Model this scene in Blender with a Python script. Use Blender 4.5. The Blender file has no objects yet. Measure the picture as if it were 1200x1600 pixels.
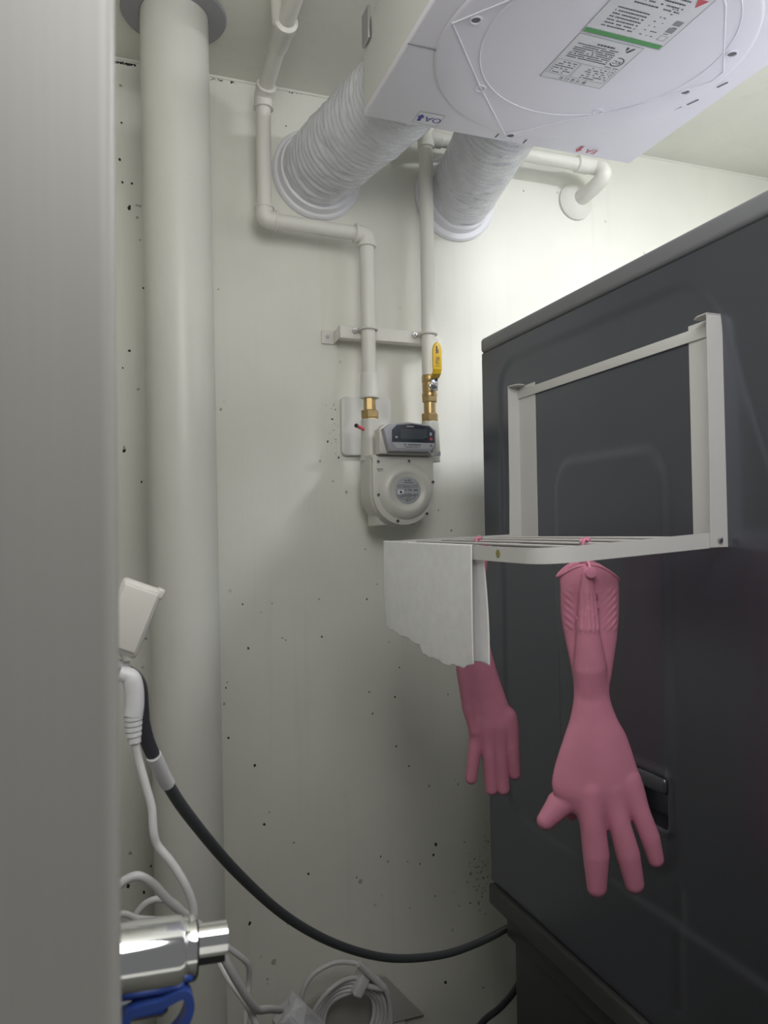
import bpy, bmesh, math, random
import numpy as np
from mathutils import Vector, Matrix

random.seed(7)
rng = np.random.default_rng(7)
scene = bpy.context.scene
C = scene.collection

# ------------------------------------------------------------------ camera
FPX = 1190.0
EYE = Vector((0, 0, 1.64))
YAW, PITCH, ROLL = map(math.radians, (19.9, 1.4, 0.86))
ZUP = Vector((0, 0, 1))
F0 = Vector((math.sin(YAW), math.cos(YAW), 0))
R0 = Vector((math.cos(YAW), -math.sin(YAW), 0))
FW = F0 * math.cos(PITCH) + ZUP * math.sin(PITCH)
U0 = ZUP * math.cos(PITCH) - F0 * math.sin(PITCH)
RT = R0 * math.cos(ROLL) - U0 * math.sin(ROLL)
UP = U0 * math.cos(ROLL) + R0 * math.sin(ROLL)
cam_data = bpy.data.cameras.new('camera')
cam = bpy.data.objects.new('camera', cam_data)
C.objects.link(cam)
cam.matrix_world = Matrix(((RT.x, UP.x, -FW.x, EYE.x), (RT.y, UP.y, -FW.y, EYE.y),
                           (RT.z, UP.z, -FW.z, EYE.z), (0, 0, 0, 1)))
cam_data.sensor_fit = 'VERTICAL'
cam_data.sensor_height = 36.0
cam_data.lens = FPX / 1600 * 36.0
cam_data.clip_start = 0.02
cam_data.dof.use_dof = True
cam_data.dof.focus_distance = 1.25
cam_data.dof.aperture_fstop = 11.0
scene.camera = cam

# ------------------------------------------------------------------ light, exposure
scene.view_settings.view_transform = 'Standard'
scene.view_settings.look = 'None'
scene.view_settings.gamma = 1.0
scene.view_settings.use_curve_mapping = False
scene.view_settings.exposure = 0.08
world = bpy.data.worlds.new('world')
scene.world = world
world.use_nodes = True
bg = world.node_tree.nodes['Background']
bg.inputs[0].default_value = (0.99, 0.985, 0.98, 1)
bg.inputs[1].default_value = 0.15
LAMP_STRENGTH = 87.0          # closet ceiling lamp
FILL_W = 18.0              # added fill lamp over the camera, out of view
kl = bpy.data.lights.new('added_fill_light', 'POINT')
kl.shadow_soft_size = 0.26; kl.energy = FILL_W; kl.color = (1.0, 0.985, 0.955)
klo = bpy.data.objects.new('added_fill_light', kl)
C.objects.link(klo)
klo.location = (0.16, 0.05, 2.22)


def W(px, py, **k):
    """point where the sight line of a photograph pixel meets a plane X=, Y= or Z="""
    d = FW + RT * ((px - 600) / FPX) - UP * ((py - 800) / FPX)
    (a, v), = k.items()
    i = 'XYZ'.index(a)
    return EYE + d * ((v - EYE[i]) / d[i])


# ------------------------------------------------------------------ materials
def mat(name, col, rough=0.5, metal=0.0, var=0.0, vscale=6.0, bump=0.0, bscale=60.0, spec=0.5,
        stretch=None, emit=0.0, transl=0.0, coat=0.0):
    m = bpy.data.materials.new(name)
    m.use_nodes = True
    nt = m.node_tree
    b = nt.nodes['Principled BSDF']
    b.inputs['Base Color'].default_value = (*col, 1)
    b.inputs['Roughness'].default_value = rough
    b.inputs['Metallic'].default_value = metal
    b.inputs['Specular IOR Level'].default_value = spec
    b.inputs['Coat Weight'].default_value = coat
    if transl:
        b.inputs['Subsurface Weight'].default_value = transl
        b.inputs['Subsurface Radius'].default_value = (0.01, 0.004, 0.004)
    if emit:
        b.inputs['Emission Color'].default_value = (*col, 1)
        b.inputs['Emission Strength'].default_value = emit
    tc = nt.nodes.new('ShaderNodeTexCoord')
    mp = nt.nodes.new('ShaderNodeMapping')
    nt.links.new(tc.outputs['Object'], mp.inputs[0])
    if stretch:
        mp.inputs['Scale'].default_value = stretch
    if var:
        n = nt.nodes.new('ShaderNodeTexNoise')
        n.inputs['Scale'].default_value = vscale
        n.inputs['Detail'].default_value = 5
        nt.links.new(mp.outputs[0], n.inputs['Vector'])
        r = nt.nodes.new('ShaderNodeValToRGB')
        r.color_ramp.elements[0].position = 0.3
        r.color_ramp.elements[1].position = 0.7
        r.color_ramp.elements[0].color = (*[c * (1 - var) for c in col], 1)
        r.color_ramp.elements[1].color = (*[min(1, c * (1 + var)) for c in col], 1)
        nt.links.new(n.outputs['Fac'], r.inputs[0])
        nt.links.new(r.outputs[0], b.inputs['Base Color'])
    if bump:
        n = nt.nodes.new('ShaderNodeTexNoise')
        n.inputs['Scale'].default_value = bscale
        n.inputs['Detail'].default_value = 4
        nt.links.new(mp.outputs[0], n.inputs['Vector'])
        bp = nt.nodes.new('ShaderNodeBump')
        bp.inputs['Strength'].default_value = bump
        bp.inputs['Distance'].default_value = 0.002
        nt.links.new(n.outputs['Fac'], bp.inputs['Height'])
        nt.links.new(bp.outputs[0], b.inputs['Normal'])
    return m


def wall_material(name, col, speckle=True):
    m = mat(name, col, rough=0.46, spec=0.35)
    nt = m.node_tree
    b = nt.nodes['Principled BSDF']
    L = nt.links.new
    tc = nt.nodes['Texture Coordinate']

    def node(t, **k):
        n = nt.nodes.new(t)
        for a, v in k.items():
            setattr(n, a, v)
        return n

    # patchy paint + faint vertical water runs
    n1 = node('ShaderNodeTexNoise'); n1.inputs['Scale'].default_value = 4; n1.inputs['Detail'].default_value = 6
    L(tc.outputs['Object'], n1.inputs['Vector'])
    mp = node('ShaderNodeMapping'); mp.inputs['Scale'].default_value = (34, 34, 1.1)
    L(tc.outputs['Object'], mp.inputs[0])
    n2 = node('ShaderNodeTexNoise'); n2.inputs['Scale'].default_value = 1.0; n2.inputs['Detail'].default_value = 3
    L(mp.outputs[0], n2.inputs['Vector'])
    r1 = node('ShaderNodeValToRGB')
    r1.color_ramp.elements[0].position = 0.32; r1.color_ramp.elements[1].position = 0.68
    r1.color_ramp.elements[0].color = (*[c * 0.94 for c in col], 1)
    r1.color_ramp.elements[1].color = (*[c * 1.03 for c in col], 1)
    L(n1.outputs['Fac'], r1.inputs[0])
    r2 = node('ShaderNodeValToRGB')
    r2.color_ramp.elements[0].position = 0.34; r2.color_ramp.elements[1].position = 0.42
    r2.color_ramp.elements[0].color = (0.975, 0.978, 0.97, 1); r2.color_ramp.elements[1].color = (1, 1, 1, 1)
    L(n2.outputs['Fac'], r2.inputs[0])
    mx = node('ShaderNodeMix', data_type='RGBA', blend_type='MULTIPLY'); mx.inputs[0].default_value = 1
    L(r1.outputs[0], mx.inputs[6]); L(r2.outputs[0], mx.inputs[7])
    out = mx.outputs[2]
    if speckle:
        # pale blurred mould freckles (voronoi dots, only some cells)
        v = node('ShaderNodeTexVoronoi'); v.inputs['Scale'].default_value = 17
        L(tc.outputs['Object'], v.inputs['Vector'])
        rd = node('ShaderNodeValToRGB')
        rd.color_ramp.elements[0].position = 0.03; rd.color_ramp.elements[1].position = 0.085
        rd.color_ramp.elements[0].color = (1, 1, 1, 1); rd.color_ramp.elements[1].color = (0, 0, 0, 1)
        L(v.outputs['Distance'], rd.inputs[0])
        sp = node('ShaderNodeSeparateColor')
        L(v.outputs['Color'], sp.inputs[0])
        gt = node('ShaderNodeMath', operation='GREATER_THAN'); gt.inputs[1].default_value = 0.62
        L(sp.outputs[0], gt.inputs[0])
        mu = node('ShaderNodeMath', operation='MULTIPLY')
        L(rd.outputs[0], mu.inputs[0]); L(gt.outputs[0], mu.inputs[1])
        mu2 = node('ShaderNodeMath', operation='MULTIPLY'); mu2.inputs[1].default_value = 0.28
        L(mu.outputs[0], mu2.inputs[0])
        mx2 = node('ShaderNodeMix', data_type='RGBA')
        mx2.inputs[7].default_value = (0.16, 0.16, 0.12, 1)
        L(mu2.outputs[0], mx2.inputs[0]); L(out, mx2.inputs[6])
        out = mx2.outputs[2]
    L(out, b.inputs['Base Color'])
    n3 = node('ShaderNodeTexNoise'); n3.inputs['Scale'].default_value = 26; n3.inputs['Detail'].default_value = 3
    mp3 = node('ShaderNodeMapping'); mp3.inputs['Scale'].default_value = (3.0, 3.0, 0.6)
    L(tc.outputs['Object'], mp3.inputs[0]); L(mp3.outputs[0], n3.inputs['Vector'])
    bp = node('ShaderNodeBump'); bp.inputs['Strength'].default_value = 0.12; bp.inputs['Distance'].default_value = 0.004
    L(n3.outputs['Fac'], bp.inputs['Height'])
    L(bp.outputs[0], b.inputs['Normal'])
    return m


M = {}
M['wall'] = wall_material('painted_wall', (0.795, 0.795, 0.73))
M['ceiling'] = wall_material('painted_ceiling', (0.80, 0.80, 0.735), speckle=False)
M['floor'] = mat('floor_tile', (0.17, 0.165, 0.155), 0.5, var=0.1)
M['door'] = mat('door_film', (0.29, 0.287, 0.27), 0.45, var=0.022, vscale=3, stretch=(60, 60, 1.2), bump=0.02, bscale=6)
M['pvc'] = mat('pvc_pipe', (0.70, 0.70, 0.655), 0.38, var=0.04, vscale=5)
M['gaspipe'] = mat('painted_pipe', (0.76, 0.75, 0.70), 0.38, var=0.03)
M['greydisc'] = mat('grey_plastic', (0.33, 0.33, 0.36), 0.5)
M['fan'] = mat('fan_plastic', (0.86, 0.845, 0.935), 0.42, var=0.015)
M['fanside'] = mat('fan_side', (0.74, 0.735, 0.72), 0.45)
M['collar'] = mat('collar_plastic', (0.80, 0.80, 0.85), 0.4)
M['foil'] = mat('white_foil_hose', (0.70, 0.71, 0.76), 0.26, var=0.06, vscale=40, bump=0.55, bscale=150, spec=0.6)
M['hole'] = mat('dark_recess', (0.20, 0.20, 0.22), 0.6)
M['dryer'] = mat('dryer_paint', (0.165, 0.172, 0.205), 0.34, metal=0.92, var=0.03, vscale=3)
M['dryertop'] = mat('dryer_top_plastic', (0.20, 0.205, 0.22), 0.42, var=0.03)
M['washer'] = mat('washer_paint', (0.030, 0.031, 0.034), 0.4)
M['ledge'] = mat('washer_lid', (0.055, 0.056, 0.058), 0.45)
M['rack'] = mat('rack_white', (0.66, 0.655, 0.64), 0.35, var=0.02)
M['steel'] = mat('steel', (0.55, 0.55, 0.56), 0.3, metal=1.0)
M['chrome'] = mat('chrome', (0.82, 0.83, 0.85), 0.06, metal=1.0)
M['brass'] = mat('brass', (0.50, 0.36, 0.17), 0.34, metal=0.85, var=0.12, vscale=90)
M['yellow'] = mat('yellow_vinyl', (0.78, 0.50, 0.03), 0.4)
M['print'] = mat('dark_print', (0.07, 0.07, 0.08), 0.6)
M['printgrey'] = mat('grey_print', (0.30, 0.31, 0.34), 0.6)
M['paper'] = mat('label_paper', (0.80, 0.80, 0.84), 0.45)
M['metalpaper'] = mat('silver_label', (0.47, 0.49, 0.52), 0.35, metal=0.3)
M['green'] = mat('green_print', (0.10, 0.36, 0.12), 0.5)
M['red'] = mat('red_print', (0.62, 0.10, 0.13), 0.5)
M['blue'] = mat('blue_print', (0.045, 0.04, 0.36), 0.5)
M['meter'] = mat('meter_paint', (0.62, 0.615, 0.57), 0.35)
M['bezel'] = mat('meter_bezel', (0.36, 0.36, 0.40), 0.4)
M['screen'] = mat('meter_screen', (0.035, 0.045, 0.06), 0.12)
M['lcd'] = mat('meter_lcd', (0.07, 0.085, 0.10), 0.2)
M['pink'] = mat('pink_rubber', (0.62, 0.235, 0.335), 0.5, var=0.10, vscale=16, bump=0.04, bscale=120, transl=0.12)
M['pinkclip'] = mat('pink_clip', (0.78, 0.30, 0.44), 0.35)
M['tissue'] = mat('white_wipe', (0.90, 0.90, 0.91), 0.9, var=0.03, vscale=60, bump=0.12, bscale=140, transl=0.3)
M['cord'] = mat('grey_cord', (0.075, 0.082, 0.088), 0.42)
M['cordblack'] = mat('black_plug', (0.035, 0.035, 0.045), 0.45)
M['whitecable'] = mat('white_cable', (0.62, 0.61, 0.61), 0.4)
M['whiteplug'] = mat('white_plug', (0.72, 0.72, 0.74), 0.35)
M['cream'] = mat('cream_adapter', (0.70, 0.68, 0.64), 0.4)
M['bluepl'] = mat('blue_plastic', (0.03, 0.07, 0.30), 0.35)
M['blackpl'] = mat('black_plastic', (0.02, 0.02, 0.022), 0.4)
M['mould'] = mat('mould', (0.035, 0.037, 0.03), 0.9)
M['mouldsoft'] = mat('mould_faded', (0.42, 0.42, 0.35), 0.9)
M['plate'] = mat('cover_plate', (0.74, 0.74, 0.72), 0.4)
M['plaster'] = mat('plaster', (0.76, 0.755, 0.70), 0.7, bump=0.6, bscale=60)
M['wrap'] = mat('white_wrapper', (0.66, 0.66, 0.70), 0.4)
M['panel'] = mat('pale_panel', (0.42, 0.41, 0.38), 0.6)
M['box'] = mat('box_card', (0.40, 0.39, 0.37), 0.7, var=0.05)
M['gold'] = mat('gold_sticker', (0.42, 0.38, 0.10), 0.4)
M['lampglow'] = mat('lamp_diffuser', (0.93, 0.945, 1.0), 0.5, emit=LAMP_STRENGTH)


# ------------------------------------------------------------------ object helpers
def thing(name, label, cat, loc, group=None):
    o = bpy.data.objects.new(name, None)
    o.empty_display_size = 0.05
    C.objects.link(o)
    o.location = loc
    o['label'] = label
    o['category'] = cat
    if group:
        o['group'] = group
    return o


def tag(o, label, cat, group=None):
    o['label'] = label
    o['category'] = cat
    if group:
        o['group'] = group
    return o


def link(name, me, m, parent=None, smooth=True, kind=None, label=None, angle=None):
    o = bpy.data.objects.new(name, me)
    C.objects.link(o)
    if m is not None:
        me.materials.append(M[m] if isinstance(m, str) else m)
    if smooth:
        me.polygons.foreach_set('use_smooth', [True] * len(me.polygons))
        if angle:
            try:
                me.set_sharp_from_angle(angle=math.radians(angle))
            except Exception:
                pass
    if parent is not None:
        o.parent = parent
        if parent.type == 'EMPTY':
            o.matrix_parent_inverse = Matrix.Translation(-Vector(parent.location))
    if kind:
        o['kind'] = kind
    if label:
        o['label'] = label
    return o


def mesh(name, vs, fs):
    me = bpy.data.meshes.new(name)
    me.from_pydata([tuple(v) for v in vs], [], [tuple(f) for f in fs])
    me.validate()
    bm = bmesh.new(); bm.from_mesh(me)
    bmesh.ops.recalc_face_normals(bm, faces=bm.faces)
    bm.to_mesh(me); bm.free()
    return me


def basis(z, xhint=None):
    z = Vector(z).normalized()
    h = Vector(xhint) if xhint is not None else (Vector((1, 0, 0)) if abs(z.x) < 0.9 else Vector((0, 1, 0)))
    x = (h - z * h.dot(z)).normalized()
    return x, z.cross(x), z


def rbox(name, size, m, parent=None, loc=(0, 0, 0), axes=None, bev=0.003, seg=3, **k):
    """rounded box; axes = (x,y,z) world vectors"""
    bm = bmesh.new()
    bmesh.ops.create_cube(bm, size=1)
    for v in bm.verts:
        v.co = Vector((v.co.x * size[0], v.co.y * size[1], v.co.z * size[2]))
    if bev:
        bmesh.ops.bevel(bm, geom=list(bm.edges), offset=min(bev, min(size) * 0.49), segments=seg, affect='EDGES', profile=0.5)
    ax = axes or (Vector((1, 0, 0)), Vector((0, 1, 0)), Vector((0, 0, 1)))
    for v in bm.verts:
        v.co = Vector(loc) + ax[0] * v.co.x + ax[1] * v.co.y + ax[2] * v.co.z
    bmesh.ops.recalc_face_normals(bm, faces=bm.faces)
    me = bpy.data.meshes.new(name)
    bm.to_mesh(me); bm.free()
    k.setdefault('angle', 35)
    return link(name, me, m, parent, **k)


def box(name, lo, hi, m, parent=None, bev=0.003, **k):
    lo, hi = Vector(lo), Vector(hi)
    return rbox(name, hi - lo, m, parent, (lo + hi) / 2, bev=bev, **k)


def spline(pts, n=8, closed=False):
    P = [Vector(p) for p in pts]
    N = len(P)
    out = []
    rngN = N if closed else N - 1
    for i in range(rngN):
        p1, p2 = P[i], P[(i + 1) % N]
        p0 = P[i - 1] if (closed or i > 0) else p1 * 2 - p2
        p3 = P[(i + 2) % N] if (closed or i + 2 < N) else p2 * 2 - p1
        for j in range(n):
            t = j / n
            out.append(0.5 * ((2 * p1) + (p2 - p0) * t + (2 * p0 - 5 * p1 + 4 * p2 - p3) * t * t +
                              (3 * p1 - p0 - 3 * p2 + p3) * t ** 3))
    if not closed:
        out.append(P[-1])
    return out


def fillet(pts, r, n=6):
    """polyline with rounded corners"""
    P = [Vector(p) for p in pts]
    out = [P[0]]
    for i in range(1, len(P) - 1):
        a, b, c = P[i - 1], P[i], P[i + 1]
        rr = min(r, (a - b).length * 0.49, (c - b).length * 0.49)
        p, q = b + (a - b).normalized() * rr, b + (c - b).normalized() * rr
        for j in range(n + 1):
            t = j / n
            out.append(p * (1 - t) ** 2 + b * 2 * t * (1 - t) + q * t * t)
    out.append(P[-1])
    return out


def sweep(pts, rad, seg=12, closed=False, caps=True, section=None, hint=None):
    """tube along pts; rad number, list or callable(i, angle); section = list of (x,y) instead of a circle"""
    P = [Vector(p) for p in pts]
    N = len(P)
    vs, fs = [], []
    tang = []
    for i in range(N):
        a = P[i - 1] if (closed or i > 0) else P[i]
        b = P[(i + 1) % N] if (closed or i < N - 1) else P[i]
        tang.append((b - a).normalized())
    x, y, _ = basis(tang[0], hint)
    S = len(section) if section else seg
    for i in range(N):
        t = tang[i]
        x = (x - t * x.dot(t)).normalized()
        y = t.cross(x)
        for s in range(S):
            if section:
                vs.append(P[i] + x * section[s][0] + y * section[s][1])
            else:
                a = 2 * math.pi * s / S
                r = rad(i, a) if callable(rad) else (rad[i] if isinstance(rad, (list, tuple)) else rad)
                vs.append(P[i] + (x * math.cos(a) + y * math.sin(a)) * r)
    for i in range(N if closed else N - 1):
        j = (i + 1) % N
        for s in range(S):
            u = (s + 1) % S
            fs.append((i * S + s, i * S + u, j * S + u, j * S + s))
    if caps and not closed:
        fs.append(tuple(range(S - 1, -1, -1)))
        fs.append(tuple((N - 1) * S + s for s in range(S)))
    return vs, fs


def tube(name, pts, rad, m, parent=None, seg=14, closed=False, section=None, hint=None, caps=True, **k):
    k.setdefault('angle', 40)
    return link(name, mesh(name, *sweep(pts, rad, seg, closed, caps, section, hint)), m, parent, **k)


def lathe(name, origin, axis, prof, m, parent=None, seg=40, hint=None, **k):
    """prof: list of (radius, height along axis)"""
    x, y, z = basis(axis, hint)
    o = Vector(origin)
    vs, fs = [], []
    for r, h in prof:
        for s in range(seg):
            a = 2 * math.pi * s / seg
            vs.append(o + z * h + (x * math.cos(a) + y * math.sin(a)) * max(r, 1e-5))
    for i in range(len(prof) - 1):
        for s in range(seg):
            u = (s + 1) % seg
            fs.append((i * seg + s, i * seg + u, (i + 1) * seg + u, (i + 1) * seg + s))
    if prof[0] != prof[-1]:
        fs.append(tuple(range(seg)))
        fs.append(tuple((len(prof) - 1) * seg + s for s in range(seg)))
    else:
        n = (len(prof) - 1) * seg
        vs = vs[:n]
        fs = [tuple(i % n for i in f) for f in fs]
    k.setdefault('angle', 35)
    return link(name, mesh(name, vs, fs), m, parent, **k)


def prism(name, poly, origin, ux, uy, depth, m, parent=None, bev=0.0, seg=2, **k):
    """polygon (in ux,uy metres from origin) extruded by depth along ux x uy"""
    ux, uy = Vector(ux), Vector(uy)
    n = ux.cross(uy).normalized()
    o = Vector(origin)
    bm = bmesh.new()
    vs = [bm.verts.new(o + ux * a + uy * b) for a, b in poly]
    f = bm.faces.new(vs)
    r = bmesh.ops.extrude_face_region(bm, geom=[f])
    top = [g for g in r['geom'] if isinstance(g, bmesh.types.BMVert)]
    for v in top:
        v.co += n * depth
    if bev:
        ed = [e for e in bm.edges if e.verts[0] in top and e.verts[1] in top]
        bmesh.ops.bevel(bm, geom=ed, offset=bev, segments=seg, affect='EDGES', profile=0.5)
    bmesh.ops.recalc_face_normals(bm, faces=bm.faces)
    me = bpy.data.meshes.new(name)
    bm.to_mesh(me); bm.free()
    k.setdefault('angle', 35)
    return link(name, me, m, parent, **k)


def flat(name, polys, origin, ux, uy, m, parent=None, lift=0.0003, **k):
    """flat print: list of polygons in a plane, lifted off along the normal"""
    ux, uy = Vector(ux), Vector(uy)
    n = ux.cross(uy).normalized()
    o = Vector(origin) + n * lift
    vs, fs = [], []
    for p in polys:
        b = len(vs)
        vs += [o + ux * x + uy * y for x, y in p]
        fs.append(tuple(range(b, b + len(p))))
    me = bpy.data.meshes.new(name)
    me.from_pydata([tuple(v) for v in vs], [], fs)
    return link(name, me, m, parent, smooth=False, **k)


def rect(x0, y0, x1, y1):
    return [(x0, y0), (x1, y0), (x1, y1), (x0, y1)]


def frame_polys(x0, y0, x1, y1, t):
    return [rect(x0, y0, x1, y0 + t), rect(x0, y1 - t, x1, y1), rect(x0, y0, x0 + t, y1), rect(x1 - t, y0, x1, y1)]


def disc(cx, cy, r, n=20, r2=None):
    return [(cx + r * math.cos(2 * math.pi * i / n), cy + (r2 or r) * math.sin(2 * math.pi * i / n)) for i in range(n)]


def ring_polys(cx, cy, r0, r1, n=24, a0=0, a1=2 * math.pi):
    out = []
    for i in range(n):
        a, b = a0 + (a1 - a0) * i / n, a0 + (a1 - a0) * (i + 1) / n
        out.append([(cx + r0 * math.cos(a), cy + r0 * math.sin(a)), (cx + r1 * math.cos(a), cy + r1 * math.sin(a)),
                    (cx + r1 * math.cos(b), cy + r1 * math.sin(b)), (cx + r0 * math.cos(b), cy + r0 * math.sin(b))])
    return out


def dashes(x0, x1, y, h, seed, fill=0.75, wmin=0.0015, wmax=0.004):
    r = random.Random(seed)
    out = []
    x = x0
    while x < x1:
        w = r.uniform(wmin, wmax)
        if r.random() < fill:
            out.append(rect(x, y, min(x + w, x1), y + h))
        x += w + h * 0.35
    return out


def rrect(x0, y0, x1, y1, r, n=5):
    out = []
    for cx, cy, a in ((x1 - r, y1 - r, 0), (x0 + r, y1 - r, 90), (x0 + r, y0 + r, 180), (x1 - r, y0 + r, 270)):
        for i in range(n + 1):
            t = math.radians(a + 90 * i / n)
            out.append((cx + r * math.cos(t), cy + r * math.sin(t)))
    return out


def text(name, s, size, origin, ux, uy, m, parent=None, lift=0.0004, align='CENTER'):
    cu = bpy.data.curves.new(name, 'FONT')
    cu.body = s
    cu.size = size
    cu.align_x = align
    cu.align_y = 'CENTER'
    cu.resolution_u = 4
    tmp = bpy.data.objects.new(name, cu)
    C.objects.link(tmp)
    dg = bpy.context.evaluated_depsgraph_get()
    me = bpy.data.meshes.new_from_object(tmp.evaluated_get(dg))
    bpy.data.objects.remove(tmp)
    bpy.data.curves.remove(cu)
    ux, uy = Vector(ux).normalized(), Vector(uy).normalized()
    n = ux.cross(uy)
    o = Vector(origin) + n * lift
    for v in me.vertices:
        v.co = o + ux * v.co.x + uy * v.co.y
    return link(name, me, m, parent, smooth=False)


X_, Y_, Z_ = Vector((1, 0, 0)), Vector((0, 1, 0)), Vector((0, 0, 1))

# ------------------------------------------------------------------ the closet shell
CEIL = 2.54
WB = 1.50           # back wall
XL, XR = -0.06, 1.68
YF = 0.33


def slab(name, lo, hi, m):
    return box(name, lo, hi, m, None, bev=0, smooth=False, kind='structure')


wall_back = slab('wall_back', (XL - .1, WB, 0), (XR + .1, WB + .1, CEIL), 'wall')
slab('wall_left', (XL - .1, YF + .12, 0), (XL, WB, CEIL), 'wall')
slab('wall_right', (XR, .32, 0), (XR + .1, WB, CEIL), 'wall')
slab('ceiling', (XL - .1, .20, CEIL), (XR + .1, WB + .1, CEIL + .1), 'ceiling')
slab('floor', (XL - .6, -1.6, -.1), (XR + .1, WB + .1, 0), 'floor')
slab('wall_front_unseen', (0.86, .20, 0), (XR + .1, .32, CEIL), 'wall')
slab('wall_front_unseen', (-.6, .20, 0), (0.86, .32, 1.30), 'wall')  # unseen low wall, added to keep light off the lower back wall
# silicone bead in the corner between back wall and ceiling
tube('trim_1', [(XL, WB, CEIL), (XR, WB, CEIL)], 0.004, 'ceiling', seg=10, kind='structure')
# door jamb right beside the lens
jx = W(185, 800, Y=YF).x
jamb = rbox('door_1', (0.55, 0.10, 2.2), 'door', None, (jx - .275, YF + .05, 1.1), bev=0.007, seg=5, kind='structure', angle=80)

# mould on the back wall, spots read off the photograph
spots = [(441, 997, 2), (388, 1013, 2), (355, 1066, 1.6), (398, 1196, 2.6), (617, 1089, 2.2), (624, 1043, 1.6), (573, 936, 1.8),
         (446, 1000, 1.4), (503, 995, 2), (379, 944, 1.5), (425, 943, 1.4), (498, 936, 1.6), (619, 1166, 2), (639, 1197, 2), (670, 1228, 2),
         (716, 1225, 1.8), (421, 1269, 1.4), (413, 1288, 2.4), (459, 1317, 2), (482, 1365, 2.2), (563, 1377, 3.2), (557, 1371, 1.8),
         (681, 1319, 3), (677, 1336, 2.4), (595, 1338, 1.6), (606, 1346, 1.6), (637, 1346, 1.6), (656, 1350, 1.6), (390, 1443, 3), (428, 1503, 3.4),
         (418, 1530, 2.2), (418, 1537, 1.2), (696, 1535, 3), (755, 1543, 1.8), (735, 1365, 3), (745, 1355, 2), (730, 1378, 2), (755, 1372, 2),
         (770, 1335, 2.4), (748, 1411, 2.2), (735, 1411, 2), (680, 1400, 1.6), (640, 1418, 1.4), (431, 1420, 1.2), (450, 1443, 1.6), (383, 1386, 1.6),
         (353, 1075, 1.6), (350, 1100, 1.8), (357, 1153, 2), (345, 1240, 1.6), (608, 1003, 1.5), (571, 858, 1.6), (589, 913, 1.4), (700, 1085, 1.4), (577, 1081, 1.4), (582, 1115, 1.6),
         (189, 134, 2.6), (190, 192, 2), (187, 249, 2.4), (206, 287, 2.4), (191, 285, 2), (202, 325, 3.4), (214, 321, 2.2), (219, 322, 2), (219, 375, 1.6), (214, 340, 2),
         (202, 548, 2.4), (216, 608, 2.2), (194, 704, 3), (221, 753, 1.8), (194, 700, 2), (224, 450, 1.6), (192, 575, 1.6),
         (228, 998, 1.8), (223, 1043, 2), (204, 1333, 2.4), (210, 1372, 3), (225, 1394, 2.6), (200, 1384, 3), (236, 1353, 1.8),
         (345, 640, 2.2), (336, 640, 1.6), (341, 452, 1.4), (519, 655, 2), (512, 690, 1.8), (524, 640, 1.6), (529, 715, 1.6), (541, 769, 1.8), (520, 752, 1.5), (575, 774, 1.6),
         (685, 797, 1.6), (705, 829, 1.6), (500, 720, 1.5), (770, 300, 1.6), (818, 298, 1.6), (440, 240, 1.6), (447, 197, 1.6), (491, 318, 1.4), (458, 303, 1.4)]
vs, fs = [], []
vs2, fs2 = [], []


def add_spot(vs, fs, p, r, sq=1.0):
    b = len(vs)
    n = 9
    a0 = random.uniform(0, 6.28)
    for i in range(n):
        a = a0 + 2 * math.pi * i / n
        rr = r * random.uniform(0.65, 1.25)
        vs.append(Vector((p.x + rr * math.cos(a), WB - 0.0002, p.z + rr * sq * math.sin(a))))
    vs.append(Vector((p.x, WB - 0.0007, p.z)))
    for i in range(n):
        fs.append((b + i, b + (i + 1) % n, b + n))


for x, y, r in spots:
    p = W(x, y, Y=WB)
    soft = random.random() < 0.35
    add_spot(vs2 if soft else vs, fs2 if soft else fs, p, r * 0.00105 * (1.3 if soft else 1.0), random.uniform(0.8, 1.5))
for i in range(70):                                  # a black line of mould along the ceiling joint, and flecks round the cover plate
    x = random.uniform(178, 213)
    add_spot(vs, fs, W(x, 95.5 + (x - 178) * .16 + abs(random.gauss(0, 1.4)), Y=WB), random.uniform(.0008, .0022))
for i in range(26):
    x = random.choice([335, 345, 366, 403, 428, 455, 462]) + random.gauss(0, 5)
    add_spot(vs, fs, W(x, 122.5 + (x - 330) * .17 + abs(random.gauss(0, 1.6)), Y=WB), random.uniform(.0006, .002))
for i in range(24):
    add_spot(vs2, fs2, W(random.gauss(522, 4), random.uniform(630, 720), Y=WB), random.uniform(.0005, .0014))
for i in range(60):
    q = W(random.gauss(752, 13), random.gauss(1368, 28), Y=WB)
    add_spot(vs2, fs2, q, random.uniform(.0006, .0026))
link('mould_spots', mesh('mould_spots', vs, fs), 'mould', wall_back, smooth=False, kind='stuff', label='black mould specks on the painted wall')
link('mould_spots', mesh('mould_spots', vs2, fs2), 'mouldsoft', wall_back, smooth=False, kind='stuff', label='faded olive mould specks on the painted wall')

# ------------------------------------------------------------------ closet ceiling lamp (hidden behind the fan in the photo)
lamp = thing('ceiling_lamp', 'round white ceiling lamp over the dryer beside the ventilation unit', 'lamp', (1.065, .69, CEIL))
lathe('lamp_base', (1.065, .69, CEIL), -Z_, [(0.125, 0), (0.125, .024), (0.118, .028)], 'collar', lamp)
lathe('lamp_diffuser', (1.065, .69, CEIL - .028), -Z_, [(0.115, 0), (0.115, .010), (0.10, .016), (0.05, .019), (0.0, .020)], 'lampglow', lamp, seg=20)

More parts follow.
